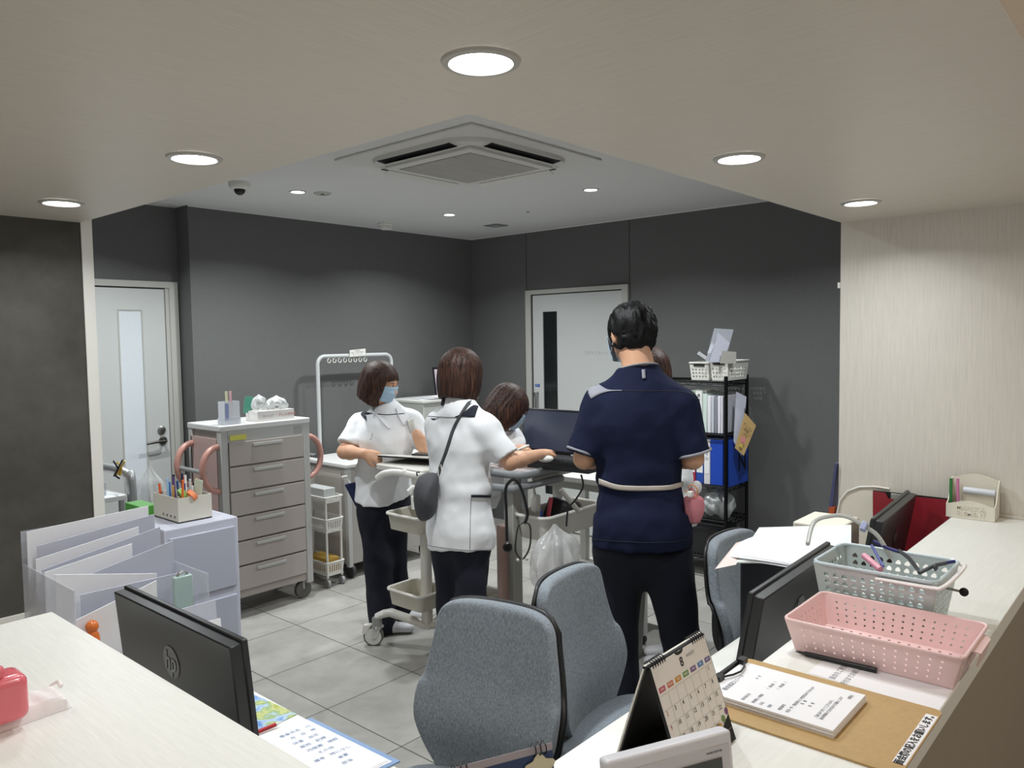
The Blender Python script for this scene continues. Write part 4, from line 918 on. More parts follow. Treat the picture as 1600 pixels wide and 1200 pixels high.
for i in range(6):
    zb_ = .17+.148*i; dr = part(MB().bx(cx0+.05, cx1-.05, cy0-.004, cy0+.01, zb_, zb_+.138), 'drawer', mat('drawer_taupe', '#aca49f', .45, noise=None), t, bev=.003)
    part(MB().bx(cx0+.2, cx1-.2, cy0-.014, cy0-.004, zb_+.105, zb_+.12), 'drawer_pull', M_cg, dr)
part(MB().bx(cx0+.055, cx0+.16, cy0-.0065, cy0-.0045, zt-.09, zt-.06), 'yellow_label', plain('#c6c45a'), t)
part(MB().bx(cx1-.11, cx1-.055, cy0-.0015, cy0-.0, zt-.09, zt-.045), 'lock_plate', plain('#9a9c9a'), t)
for x, s_ in ((cx0, -1), (cx1, 1)):
    for y in (cy0+.03, cy1-.05):
        pts = [(x+s_*.10*math.sin(PI*k/12)*1.0, y, .90-.13*math.cos(PI*k/12)) for k in range(13)]
        part(MB().tube(pts, .020, 12, flat=.9), 'curved_handle', mat('handle_salmon', '#bf8e82', .35, noise=None), t)
    part(MB().cyl((x+s_*.085, cy0+.03, .89), (x+s_*.085, cy1-.05, .89), .013), 'handle_bar', plain('#8f9293', .35), t)
for x in (cx0+.05, cx1-.05):
    for y in (cy0+.05, cy1-.05): part(MB().cyl((x, y-.014, .055), (x, y+.014, .055), .055), 'caster', plain('#55534f'), t); part(MB().cyl((x, y, .06), (x, y, .12), .015), 'caster_stem', M_cg, t)
# things on the cart
t = thing('clear_pen_cup', 'clear plastic box with two labelled sticks on the medication cart', 'container', (2.34, 4.26, zt))
part(pbox(2.290, 2.385, 4.225, 4.30, zt+.0005, zt+.135), 'cup', mat('milky_clear', '#dfe3e8', .25, noise=None, alpha=.6), t); part(MB().bx(2.286, 2.389, 4.221, 4.304, zt+.0005, zt+.04), 'lower_sleeve', M_clear, t)
part(MB().bx(2.294, 2.315, 4.223, 4.2245, zt+.03, zt+.125), 'label', plain('#8f9cc8'), t)
for i, (x, c_) in enumerate(((2.325, '#e8e6c0'), (2.347, '#e8b8c0'))):
    single(MB().box((x, 4.26, zt+.12), (.013, .006, .15), Euler((0, .03*(i*2-1), 0)).to_matrix()), 'labelled_stick', plain(c_), ('white stick with a yellow label', 'white stick with a pink label')[i]+' in the clear box on the cart', 'stick', (x, 4.26, zt+.01))
t = thing('carton', 'low white carton with pink printing on the medication cart', 'box', (2.62, 4.3, zt))
part(MB().bx(2.50, 2.75, 4.225, 4.36, zt+.0005, zt+.062), 'carton_body', plain('#d9d6d2'), t); text('ディスポ手袋', .020, frame((2.70, 4.2245, zt+.032), (1, 0, 0), (0, 0, 1)), plain('#c98a8a'), t, 'print_line')
text('キャップ', .018, frame((2.57, 4.2245, zt+.032), (1, 0, 0), (0, 0, 1)), plain('#a0a0b0'), t, 'print_line')
bag('cup_bag', 'clear bag of small plastic cups on the white carton', (2.55, 4.29, zt+.062), .11, .10, .09, seed=8, alpha=.5)
bag('white_bag', 'crumpled clear bag with folded white wipes on the white carton', (2.67, 4.29, zt+.062), .16, .085, .11, seed=9, alpha=.7)
single(MB().box((2.50, 4.33, zt+.10), (.055, .004, .10), Euler((.1, .1, .1)).to_matrix()), 'green_card', plain('#4f9a84'), 'green and cream packet behind the cup bag', 'packet', (2.50, 4.33, zt+.001))

# ------------------------------------------------------------------ slim white three-tier cart and grey cabinet cart
t = thing('slim_cart', 'slim white three-tier plastic cart beside the medication cart', 'cart', (3.06, 4.4, 0))
sx0, sx1, sy0, sy1 = 3.0, 3.13, 4.28, 4.62
zs = [aty(531, 775, 4.28).z-.03, aty(531, 828, 4.28).z, aty(531, 895, 4.28).z]
for x in (sx0+.008, sx1-.008):
    for y in (sy0+.008, sy1-.008):
        part(MB().cyl((x, y, .06), (x, y, zs[0]+.02), .008, n=10), 'post', M_whitep, t)
        part(MB().cyl((x-.010, y, .026), (x+.010, y, .026), .026, n=14), 'caster', plain('#9fa0a0'), t)
for i, z in enumerate(zs):
    hh_ = .035 if i == 0 else .085; tb = MB()
    tb.bx(sx0, sx1, sy0, sy1, z-.004, z)
    tray_walls(tb, (sx0+.004, sx1-.004, sy0+.004, sy1-.004), (sx0-.004, sx1+.004, sy0-.004, sy1+.004), z, z+hh_, 14, 6, 1, [(.22*a, .42*b) for a, b in ((1, 0), (1, 1), (0, 1), (-1, 1), (-1, 0), (-1, -1), (0, -1), (1, -1))], (.2, .85))
    part(tb, 'basket_tier', M_whitep, t, smooth=False)
    part(MB().tube([(x+(sx0+sx1)/2, y+(sy0+sy1)/2, z+hh_) for x, y in rrect(sx1-sx0+.012, sy1-sy0+.012, .012, 3)], .005, 8, closed=True), 'tier_rim', M_whitep, t)
single(MB().bx(3.02, 3.11, 4.32, 4.55, zs[0]+.002, zs[0]+.085), 'storage_box', plain('#b9bdbc'), 'pale grey box on the top tier of the slim white cart', 'box', (3.06, 4.4, zs[0]), bev=.004)
single(MB().bx(3.015, 3.11, 4.30, 4.50, zs[2]+.002, zs[2]+.11), 'yellow_bin', plain('#c9a24a', .5), 'yellow bin in the bottom tier of the slim white cart', 'bin', (3.06, 4.4, zs[2]), bev=.006)
t = thing('cabinet_cart', 'light grey cabinet cart with white top behind the nurse by the coat rack', 'cabinet', (3.55, 4.58, 0))
gx0, gx1, gy0, gy1, gz = 3.21, 3.95, 4.32, 4.80, aty(560, 722, 4.32).z
part(MB().bx(gx0, gx1, gy0, gy1, .10, gz-.03), 'body', plain('#aba6a0'), t)
for x in (gx0-.004, gx1-.03): part(MB().bx(x, x+.034, gy0-.006, gy0+.03, .08, gz-.03), 'corner_post', plain('#bfc0be', .3), t, bev=.004)
part(MB().bx(gx0-.006, gx0, gy0+.06, gy1-.02, .14, gz-.06), 'side_panel', plain('#bab4ab'), t)
part(MB().bx(gx0-.02, gx1+.02, gy0-.02, gy1+.02, gz-.03, gz), 'top', plain('#d9dad8', .35), t, bev=.008)
for x in (gx0+.03, gx1-.03):
    for y in (gy0+.03, gy1-.05): part(MB().cyl((x-.012, y, .048), (x+.012, y, .048), .048), 'caster', plain('#3a3a3a'), t)
t = thing('tall_cabinet', 'tall light grey cabinet with papers on top between two nurses', 'cabinet', (4.40, 4.7, 0))
part(MB().bx(4.10, 4.70, 4.52, 4.94, .05, 1.13), 'body', plain('#b7b8b3'), t, bev=.004)
for i, z in enumerate((.12, .36, .60, .80)): part(MB().bx(4.12, 4.68, 4.510, 4.521, z, z+.19), 'drawer', plain('#c6c6c0'), t, bev=.003)
part(MB().bx(4.09, 4.71, 4.51, 4.95, 1.13, 1.15), 'top', plain('#cfd0cb'), t, bev=.003)
for i in range(3): part(sheet((4.33+.05*i, 4.66-.02*i, 0), .30, .21, .2*i-.3, 1.153+.006*i, .0), 'sheet', M_paper, thing('loose_sheet', ('lowest', 'middle', 'top')[i]+' paper lying on the tall grey cabinet', 'paper', (4.33+.05*i, 4.66, 1.151), 0, 'papers on the tall cabinet') , thick=.002)
t = thing('notice_stand', 'black-framed notice of pink and white print standing on the tall cabinet', 'notice', (4.45, 4.85, 1.151))
n0, n1, n2, n3 = [aty(x, y, 4.80) for x, y in ((688, 648), (720, 648), (716, 574), (675, 574))]
n0 = aty(684, 650, 4.80); 
part(MB().plate([n0, n1, n2, n3], .006), 'frame', M_black, t)
gg = MB(); q = [n0.lerp(n2, .04)+Vector((0, -.010, 0)), n1.lerp(n3, .04)+Vector((0, -.010, 0)), n2.lerp(n0, .04)+Vector((0, -.010, 0)), n3.lerp(n1, .04)+Vector((0, -.010, 0))]
gg.plate(q, .001); part(gg, 'printed_page', plain('#d9c9d4'), t)
part(MB().bx(n0.x, n1.x, 4.78, 4.86, 1.151, n0.z+.01), 'foot', M_black, t)

# coat rack
t = thing('coat_rack', 'white tubular hanger rack with small ring hooks against the dark wall', 'rack', (3.73, 4.88, 0))
rx0, rx1, ry_, rz_ = 3.385, 4.085, 4.875, 1.515
M_rk = mat('rack_white', '#c9cccc', .35, noise=None)
fp = [(rx0, ry_, .04), (rx0, ry_, rz_-.06)]+arc((rx0+.06, ry_, rz_-.06), .06, PI, PI/2, 6, 'xz')[1:]+arc((rx1-.06, ry_, rz_-.06), .06, PI/2, 0, 6, 'xz')+[(rx1, ry_, .04)]
part(MB().tube(fp, .0145, 12), 'tube_frame', M_rk, t)
for x in (rx0, rx1): part(MB().bx(x-.015, x+.015, ry_-.06, ry_+.06, .01, .04), 'foot', M_rk, t)
for i in range(8):
    x = rx0+.10+.048*i
    pts = [Vector((x+.004, ry_, rz_-.014))]+[Vector((x+.014*math.sin(a), ry_-.004, rz_-.034-.016*math.cos(a)+.0)) for a in [PI+.4+k*(2*PI-1.4)/10 for k in range(11)]]
    part(MB().tube(pts, .0032, 6), 'ring_hook', M_whitep, t)
t = thing('rack_sign', 'small white paper sign clipped to the top of the hanger rack', 'sign', (3.74, 4.86, 1.50))
part(MB().plate([(3.665, 4.858, 1.505), (3.815, 4.858, 1.512), (3.815, 4.858, 1.565), (3.665, 4.858, 1.556)], .002), 'card', M_whitep, t)
for i, s in enumerate(('使用後は', '消毒して所定の場所へ', '戻してください')): text(s, .013, frame((3.74, 4.856, 1.55-.014*i), (1, 0, .05), (0, 0, 1)), M_inkg, t, 'print_line')

# ------------------------------------------------------------------ white nursing trolley (worktop, handle, baskets)
t = thing('nursing_trolley', 'white nursing trolley with beige baskets and a rounded push handle', 'trolley', (2.72, 3.02, 0))
M_tw = mat('trolley_white', '#dedcd4', .35, noise=None); M_bsk = mat('beige_basket', '#c9c5b6', .5, noise=None)
col = Vector((2.715, 3.00, 0)); cas = atz(590, 1008, 0)
part(MB().prism([(col.x+x, col.y+y) for x, y in rrect(.042, .055, .012)], 'z', .12, .94), 'column', M_tw, t, smooth=True)
def leg(a, b, z0, z1):
    a, b = Vector(a), Vector(b); m = a.lerp(b, .55)
    return MB().tube([a, a.lerp(b, .05), m+Vector((0, 0, .0)), b], [.026, .028, .030, .032], 10, flat=.75)
c4 = [Vector((cas.x, cas.y, .155)), Vector((2.33, 2.84, .155)), Vector((3.02, 3.02, .155)), Vector((2.95, 2.62, .155))]
for c_ in c4[:1]+c4[2:]:
    b_ = c_.lerp(Vector((col.x, col.y, .155)), .28)+Vector((0, 0, .03))
    part(MB().tube([c_, c_.lerp(b_, .5)+Vector((0, 0, .005)), b_, (col.x, col.y, .135)], [.024, .026, .028, .028], 10, flat=.8), 'base_leg', M_tw, t)
    w_ = MB(); d_ = Vector((.60, -.80, 0)).normalized(); n_ = Vector((-d_.y, d_.x, 0)); wc = Vector((c_.x, c_.y, .052))-d_*.02
    w_ = MB(); w_.cyl(wc-d_*.0-n_*.013, wc+n_*.013, .050, n=28); wh = part(w_, 'caster_wheel', plain('#d5d4cc', .4), t, bev=.003)
    part(MB().lathe([(.043, -.0), (.052, -.0), (.052, .0)], (0, 0, 0), 8), 'x', M_tw, t) if False else None
    R_ = Matrix((d_, Vector((0, 0, 1)), -n_)).transposed()
    part(MB().lathe([(.0455, -.0145), (.0525, -.0135), (.0525, .0135), (.0455, .0145)], wc, 28, R_, cap=False), 'tyre', plain('#55564f'), wh)
    part(MB().cyl((c_.x, c_.y, .095), (c_.x, c_.y, .150), .028, .026), 'caster_collar', plain('#8f8f8c'), t)
    fk = MB(); fk.hexa([wc-n_*.020+Vector((0, 0, -.01)), wc-n_*.015+Vector((0, 0, -.01)), wc-n_*.015+d_*.02+Vector((0, 0, -.01)), wc-n_*.020+d_*.02+Vector((0, 0, -.01))], [Vector((c_.x, c_.y, .105))-n_*.022-d_*.02, Vector((c_.x, c_.y, .105))-n_*.016-d_*.02, Vector((c_.x, c_.y, .105))-n_*.016+d_*.025, Vector((c_.x, c_.y, .105))-n_*.022+d_*.025]); fk.hexa([wc+n_*.015+Vector((0, 0, -.01)), wc+n_*.020+Vector((0, 0, -.01)), wc+n_*.020+d_*.02+Vector((0, 0, -.01)), wc+n_*.015+d_*.02+Vector((0, 0, -.01))], [Vector((c_.x, c_.y, .105))+n_*.016-d_*.02, Vector((c_.x, c_.y, .105))+n_*.022-d_*.02, Vector((c_.x, c_.y, .105))+n_*.022+d_*.025, Vector((c_.x, c_.y, .105))+n_*.016+d_*.025]); fk.box((c_.x, c_.y, .103), (.05, .05, .012))
    part(fk, 'caster_fork', M_ltgrey, wh)
    part(MB().hexa([wc-d_*.06-n_*.016+Vector((0, 0, .02)), wc-d_*.06+n_*.016+Vector((0, 0, .02)), wc-d_*.045+n_*.016+Vector((0, 0, .012)), wc-d_*.045-n_*.016+Vector((0, 0, .012))], [wc-d_*.05-n_*.016+Vector((0, 0, .058)), wc-d_*.05+n_*.016+Vector((0, 0, .058)), wc-d_*.005+n_*.016+Vector((0, 0, .064)), wc-d_*.005-n_*.016+Vector((0, 0, .064))]), 'brake_pedal', M_tw, wh)
def tub(mb, cx, cy, w, d, z, h, r=.03, flare=.012):
    lo = rrect(w-2*flare, d-2*flare, r*.7, 5); hi = rrect(w, d, r, 5); n_ = len(lo)
    V = [(cx+x, cy+y, z) for x, y in lo]+[(cx+x, cy+y, z+h) for x, y in hi]+[(cx+x*.97, cy+y*.97, z+h) for x, y in hi]+[(cx+x*.96, cy+y*.96, z+.005) for x, y in lo]
    F_ = [(i+j*n_, (i+1) % n_+j*n_, (i+1) % n_+(j+1)*n_, i+(j+1)*n_) for j in range(3) for i in range(n_)]+[tuple(range(n_))[::-1], tuple(range(3*n_, 4*n_))]
    return mb.add(V, F_)
for (cx, cy, z, nm) in ((2.640, 2.975, .665, 'upper_basket'), (2.655, 3.00, .265, 'lower_basket'), (2.86, 2.80, .235, 'lower_basket')):
    b_ = tub(MB(), cx, cy, .20, .26, z, .085); part(b_, nm, M_bsk, t, smooth=True)
    part(MB().tube([(cx+x, cy+y, z+.082) for x, y in rrect(.206, .266, .032, 5)], .008, 8, closed=True, flat=1.0), 'basket_rim', M_tw, t)
# worktop + handle
wt = MB(); wt.prism([(2.755+x, 3.075+y) for x, y in rrect(.29, .40, .03)], 'z', .945, .975); part(wt, 'worktop', M_tw, t, bev=.004)
part(MB().bx(2.64, 2.86, 2.92, 3.22, .925, .945), 'top_frame', M_ltgrey, t)
hb = crom([atd(590, 747, 3.95), atd(600, 740, 3.93), atd(620, 738, 3.90), atd(650, 743, 3.86), atd(690, 747, 3.82)], 5)
part(MB().tube(hb, .0165, 12), 'push_handle', mat('handle_white', '#e8e7e1', .3, noise=None), t)
for (x, y, d_) in ((632, 739, 3.885),): part(MB().tube([atd(x-3, y, d_), atd(x+3, y+.5, d_)], .020, 12), 'handle_collar', M_tw, t)
part(MB().tube([atd(598, 741, 3.93), (2.66, 3.19, .94)], .012, 8), 'handle_arm', M_ltgrey, t); part(MB().tube([atd(690, 747, 3.82), (2.80, 2.90, .94)], .012, 8), 'handle_arm', M_ltgrey, t)

# ------------------------------------------------------------------ grey computer cart in the middle
t = thing('computer_cart', 'grey computer cart with rounded bumper table top and tall column', 'cart', (2.9, 2.5, 0))
k0 = atz(812, 739, .985); TX0, TY0 = k0.x+.0, k0.y-.01; TX1, TY1 = TX0+.52, TY0+.56; TZ = .985
pts = [(x+(TX0+TX1)/2, y+(TY0+TY1)/2) for x, y in rrect(TX1-TX0, TY1-TY0, .07, 7)]
part(MB().prism(pts, 'z', TZ-.022, TZ+.0), 'table_top', mat('table_pinkish', '#b9aca9', .4, noise=None), t)
part(MB().tube([(x, y, TZ-.014) for x, y in pts], .020, 10, closed=True), 'bumper', mat('bumper_grey', '#8d9093', .45, noise=None), t)
CX, CY = TX0+.02, TY0+.075
part(MB().bx(CX-.034, CX+.034, CY-.03, CY+.03, .14, TZ-.03), 'column', mat('column_grey', '#a9a9a3', .4, noise=None), t, bev=.006)
part(MB().prism([(CX-.045+x, CY+.03+y) for x, y in rrect(.045, .05, .012)], 'z', .14, .72), 'column_sleeve', mat('sleeve_pink', '#b89a90', .4, noise=None), t)
part(MB().tube(crom([(CX-.07, CY+.34, TZ-.07), (CX-.075, CY+.1, TZ-.072), (CX-.06, CY-.03, TZ-.072), (CX, CY-.06, TZ-.072), (CX+.30, CY-.07, TZ-.070)], 6), .018, 12), 'grab_rail', mat('bumper_grey', ''), t)
part(MB().tube([(CX+.10, CY-.05, TZ-.05), (CX+.42, CY-.05, TZ-.05)], .010, 10), 'lower_rail', M_ltgrey, t)
for dx_, dy_ in ((-.14, .30), (.34, .30), (-.10, -.22), (.38, -.22)):
    part(MB().tube([(CX, CY, .13), (CX+dx_*.6, CY+dy_*.6, .13), (CX+dx_, CY+dy_, .11)], [.03, .025, .02], 8, flat=.7), 'base_leg', M_ltgrey, t)
    part(MB().cyl((CX+dx_-.012, CY+dy_, .045), (CX+dx_+.012, CY+dy_, .045), .045), 'caster', plain('#4a4a4a'), t); part(MB().cyl((CX+dx_, CY+dy_, .05), (CX+dx_, CY+dy_, .11), .012), 'caster_stem', M_ltgrey, t)
bz = atd(850, 868, 3.45).z
b_ = tub(MB(), CX+.22, CY-.11, .46, .20, .665, .115, .05, .02); part(b_, 'side_tray', M_tw, t, smooth=True)
part(MB().tube([(CX+.22+x, CY-.11+y, .778) for x, y in rrect(.468, .208, .05, 6)], .009, 8, closed=True), 'tray_rim', mat('handle_white', ''), t)
part(MB().box((CX+.22, CY-.01, .70), (.30, .02, .06)), 'tray_bracket', M_steel_d, t)
# things on the computer cart
t = thing('display', 'dark computer display standing on the grey computer cart', 'monitor', (3.2, 2.5, TZ))
DX = TX0+.40; ya = atx(816, 640, DX).y; za = atx(818, 637, DX).z; zb_ = atx(815, 702, DX).z
part(MB().bx(DX, DX+.022, ya-.50, ya, zb_, za), 'bezel', M_mon, t, bev=.003); part(MB().bx(DX-.001, DX, ya-.49, ya-.01, zb_+.012, za-.01), 'screen', mat('screen_blue_black', '#2a2f3d', .3, noise=None, emit=('#4a5064', .35)), t)
part(MB().hexa([(DX+.005, ya-.30, TZ+.01), (DX+.04, ya-.30, TZ+.01), (DX+.04, ya-.20, TZ+.01), (DX+.005, ya-.20, TZ+.01)], [(DX+.01, ya-.29, zb_+.05), (DX+.03, ya-.29, zb_+.05), (DX+.03, ya-.21, zb_+.05), (DX+.01, ya-.21, zb_+.05)]), 'stand_neck', M_mon, t)
part(MB().bx(DX-.02, DX+.10, ya-.36, ya-.14, TZ+.0005, TZ+.012), 'stand_foot', M_mon, t, bev=.002)
t = thing('keyboard', 'black keyboard on the grey computer cart under the white mouse', 'keyboard', (3.0, 2.4, TZ))
KR = Euler((0, 0, .05)).to_matrix(); kc = atd(882, 719, 3.84)
part(MB().box(kc+Vector((0, 0, 0)), (.15, .42, .018), KR), 'case', M_black, t, bev=.003)
ky = MB()
for i in range(5):
    for j in range(14): ky.box(kc+KR @ Vector((-.055+.027*i, -.19+.029*j, .011)), (.021, .023, .006), KR)
part(ky, 'keys', plain('#232427', .5), t)
part(MB().box(Vector((kc.x, kc.y, (TZ+kc.z-.009)/2)), (.13, .36, kc.z-.009-TZ), KR), 'riser', M_black, t)
mc = atd(853, 713, 3.70); mc.z = kc.z+.030
t = thing('computer_mouse', 'white computer mouse lying on the black keyboard', 'mouse', tuple(mc-Vector((0, 0, .015))))
part(MB().sph(mc, .030, 20, (1.25, 1.0, .55), Euler((0, 0, -.6)).to_matrix()), 'shell', plain('#e4e4df', .25), t); part(MB().box(mc+Vector((.004, -.026, -.002)), (.014, .004, .005), Euler((0, 0, -.6)).to_matrix()), 'side_mark', plain('#b8b060'), t)
t = thing('chart_papers', 'white chart papers spread on the cart under the nurses arms', 'papers', (2.85, 2.65, TZ))
for i in range(3): part(sheet((TX0+.17+.02*i, TY1-.22+.03*i, 0), .22, .30, .2*i-.1, TZ+.002+.002*i), 'sheet', M_paper, t, thick=.001)
# tray contents
single(MB().tube([(CX+.12, CY-.11, .69), (CX+.15, CY-.12, .845)], .011, 10), 'red_marker', plain('#c44a5a', .35), 'white and red marker standing in the cart tray', 'marker', (CX+.12, CY-.11, .68))
single(MB().tube([(CX+.06, CY-.12, .69), (CX+.05, CY-.14, .80)], .006, 8), 'blue_pen', plain('#4a6ac0', .35), 'blue pen standing in the cart tray', 'pen', (CX+.06, CY-.12, .68))
single(MB().sph((CX+.33, CY-.12, .765), .045, 16, (1.2, .8, .7)), 'grey_device', plain('#4a4b4e', .4), 'dark grey rounded device in the cart tray', 'device', (CX+.33, CY-.12, .70))
single(MB().box((CX+.23, CY-.10, .76), (.10, .12, .12), Euler((.3, .2, .4)).to_matrix()), 'black_pouch', M_blackm, 'black pouch in the middle of the cart tray', 'pouch', (CX+.23, CY-.10, .70), bev=.02)
t = thing('hand_gel', 'white oval dispenser hanging from the grey cart rail', 'dispenser', (CX+.08, CY-.10, .85))
part(MB().box((CX+.055, CY-.10, .83), (.045, .035, .085)), 'body', M_whitep, t, bev=.012, seg=4); part(MB().box((CX+.065, CY-.10, .775), (.035, .03, .05)), 'lower_body', M_ltgrey, t, bev=.01); part(MB().cyl((CX+.055, CY-.10, .87), (CX+.055, CY-.085, .92), .004), 'hook', M_chrome, t)
# stethoscope
t = thing('stethoscope', 'black stethoscope hanging from the grab rail of the grey cart', 'stethoscope', (CX, CY-.10, .7))
sd_ = 3.42
def sp(pts): return crom([atd(x, y, sd_) for x, y in pts], 6)
part(MB().tube(sp([(792, 845), (791, 800), (790, 765), (797, 752), (806, 750), (815, 765), (822, 790), (824, 805), (820, 818)]), .0068, 10), 'tubing', M_black, t)
part(MB().tube(sp([(820, 816), (810, 822), (806, 845), (806, 862), (813, 874)]), .0038, 8), 'ear_tube', M_steel_d, t); part(MB().tube(sp([(821, 816), (828, 822), (829, 845), (825, 862), (817, 874)]), .0038, 8), 'ear_tube', M_steel_d, t)
for x, y in ((809, 875), (823, 873)): part(MB().sph(atd(x, y, sd_), .008, 12), 'ear_tip', M_ltgrey, t)
R_ = Matrix((_r, _u, -_f)).transposed()
part(MB().lathe([(.001, .006), (.016, .006), (.021, .002), (.021, -.006), (.001, -.006)], atd(793, 855, sd_-.02), 24, R_), 'chest_piece', M_black, t); part(MB().lathe([(.008, .0), (.012, .0), (.012, .002), (.008, .002)], atd(793, 855, sd_-.03), 20, R_, cap=False), 'dial_ring', M_steel_d, t)
bag('hanging_bag', 'translucent plastic bag of rubbish hanging from the cart tray', tuple(atd(868, 930, 3.36)), .30, .31, .20, seed=21, alpha=.5, tint='#d9dada')
# white side table behind the computer cart
t = thing('side_table', 'white bedside table behind the grey computer cart', 'table', (3.5, 2.3, 0))
q0 = atz(845, 768, .86); ux0, uy0 = 3.42, 1.95
part(MB().prism([(3.62+x, 2.46+y) for x, y in rrect(.40, .68, .03)], 'z', .83, .86), 'table_top', plain('#e2e2de', .35), t, bev=.004)
part(MB().bx(3.44, 3.80, 2.14, 2.78, .79, .83), 'apron', plain('#b9bab6'), t)
for x, y in ((3.5, 2.18), (3.5, 2.74), (3.76, 2.18), (3.76, 2.74)): part(MB().bx(x-.02, x+.02, y-.02, y+.02, .05, .80), 'leg', plain('#cfcfca'), t)
part(MB().bx(3.46, 3.80, 2.16, 2.76, .28, .30), 'shelf', plain('#bdbdb8'), t)
for x, y in ((3.5, 2.18), (3.5, 2.74), (3.76, 2.18), (3.76, 2.74)): part(MB().sph((x, y, .026), .025, 12), 'caster', plain('#3c3c3c'), t)
part(MB().tube([atd(876, 765, 3.62), atd(905, 800, 3.62)], .012, 8), 'hinge_strut', plain('#8f8c86'), thing('bracket_arm', 'grey metal strut beside the computer cart', 'bracket', tuple(atd(890, 785, 3.62))))
t = thing('black_cable', 'black cable looping down beside the man in navy', 'cable', tuple(atd(885, 820, 3.3)))
part(MB().tube(crom([atd(908, 742, 3.25), atd(911, 760, 3.27), atd(900, 780, 3.3), (atd(888, 795, 3.32)), atd(885, 822, 3.35)], 6), .004, 8), 'wire', M_black, t)
t = thing('waste_bin', 'grey plastic bin behind the computer cart tray', 'bin', (3.28, 2.16, 0))
part(tub(MB(), 3.28, 2.16, .22, .22, .02, .55, .05, .03), 'body', plain('#8a8a87'), t, smooth=True)

# ------------------------------------------------------------------ black wire shelf with files
t = thing('wire_shelf', 'black wire shelf unit standing against the dark wall behind the man', 'shelf', (4.87, 2.6, 0))
X0, X1, Y0, Y1 = 4.72, 5.03, 2.30, 2.92
M_bw = mat('black_wire', '#101012', .35, .5, noise=None)
for x in (X0, X1):
    for y in (Y0, Y1): part(MB().cyl((x, y, .02), (x, y, 1.36), .0125, n=12), 'post', M_bw, t); part(MB().cyl((x, y, 0), (x, y, .02), .018, n=12), 'foot', M_bw, t)
SZ = [1.325, .975, .63, .40, .15]
for z in SZ:
    m = MB()
    for x in (X0, X1):
        for zz in (z, z-.028): m.tube([(x, Y0, zz), (x, Y1, zz)], .004, 6)
        zig = [(x, Y0+(Y1-Y0)*k/16, z-(.028 if k % 2 else 0)) for k in range(17)]; m.tube(zig, .0025, 5)
    for y in (Y0, Y1):
        for zz in (z, z-.028): m.tube([(X0, y, zz), (X1, y, zz)], .004, 6)
        m.tube([(X0+(X1-X0)*k/8, y, z-(.028 if k % 2 else 0)) for k in range(9)], .0025, 5)
    for i in range(1, 24): y = Y0+(Y1-Y0)*i/24; m.tube([(X0, y, z+.002), (X1, y, z+.002)], .0022, 5)
    part(m, 'wire_tier', M_bw, t)
Z1 = SZ[0]+.006
def wbasket(nm, label, y0, y1, h=.115):
    t = thing(nm, label, 'basket', ((X0+X1)/2, (y0+y1)/2, Z1))
    w = MB(); w.bx(X0+.01, X1-.02, y0+.008, y1-.008, Z1, Z1+.003)
    tray_walls(w, (X0+.01, X1-.02, y0+.008, y1-.008), (X0-.005, X1, y0, y1), Z1+.001, Z1+h, 5, 8, 3, [(.28*a, .26*b) for a, b in ((1, 0), (1, 1), (0, 1), (-1, 1), (-1, 0), (-1, -1), (0, -1), (1, -1))], (.10, .70))
    part(w, 'basket_walls', M_whitep, t, smooth=False)
    part(MB().tube([(x+(2*X0-.005+X1-X0)/2, y+(y0+y1)/2, Z1+h) for x, y in rrect(X1-X0+.01, y1-y0+.006, .01, 3)], .005, 8, closed=True), 'rim', M_whitep, t)
    part(MB().bx(X0-.0075, X0-.0045, (y0+y1)/2-.04, (y0+y1)/2+.04, Z1+h-.022, Z1+h-.008), 'handle_slot', M_blackm, t)
    return t
wbasket('white_basket', 'white plastic basket with sticks in it on top of the black shelf', 2.42, 2.56)
wbasket('white_basket', 'white plastic basket with clear files on the right end of the black shelf top', 2.285, 2.41, .125)
t = thing('clear_files', 'clear plastic files sticking up from the white basket on the shelf', 'files', (4.85, 2.36, Z1+.01))
part(MB().plate([atd(1102, 566, 5.12), atd(1132, 566, 5.12), atd(1146, 515, 5.12), atd(1116, 513, 5.12)], .004), 'file', M_clear, t)
part(MB().plate([atd(1108, 566, 5.08), atd(1128, 566, 5.08), atd(1140, 536, 5.08), atd(1122, 520, 5.08)], .004), 'file', M_lav, t)
part(MB().plate([atd(1125, 568, 5.04), atd(1150, 568, 5.04), atd(1150, 550, 5.04), atd(1128, 548, 5.04)], .004), 'file', plain('#a9a79f'), t)
for i, (a, b_, s) in enumerate((((1108, 552), (1114, 537), '処置'), ((1091, 551), (1104, 560), '点滴'))):
    p, q = atd(*a, 5.12), atd(*b_, 5.14); d_ = (q-p).normalized(); n_ = _f.cross(d_).normalized()*.011
    single(MB().plate([p-n_, q-n_, q+n_, p+n_], .002), 'name_stick', M_paper, ('white name stick standing', 'white name stick leaning')[i]+' in the white shelf basket', 'label', tuple(p))
def binders(z, items, grp):
    y = Y0+.022+sum(i_[0]+.003 for i_ in items)
    for (w, h, c_, lab, sc_, nm, lbl) in items:
        t = thing('ring_binder', lbl, 'binder', (X0+.14, y-w/2, z), 0, grp)
        part(MB().bx(X0+.012, X0+.27, y-w+.001, y, z+.004, z+h), 'cover', plain(c_, .4), t, bev=.002)
        if lab:
            part(MB().bx(X0+.0105, X0+.0122, y-w+.006, y-.005, z+h*.25, z+h*.95), 'spine_label', plain(sc_), t)
            for k, ch in enumerate(lab): text(ch, min(w*.62, .026), frame((X0+.0100, y-w/2, z+h*.88-k*.030), (0, -1, 0), (0, 0, 1)), M_ink, t, 'spine_lettering')
        y -= w+.003
Z2 = SZ[1]+.004
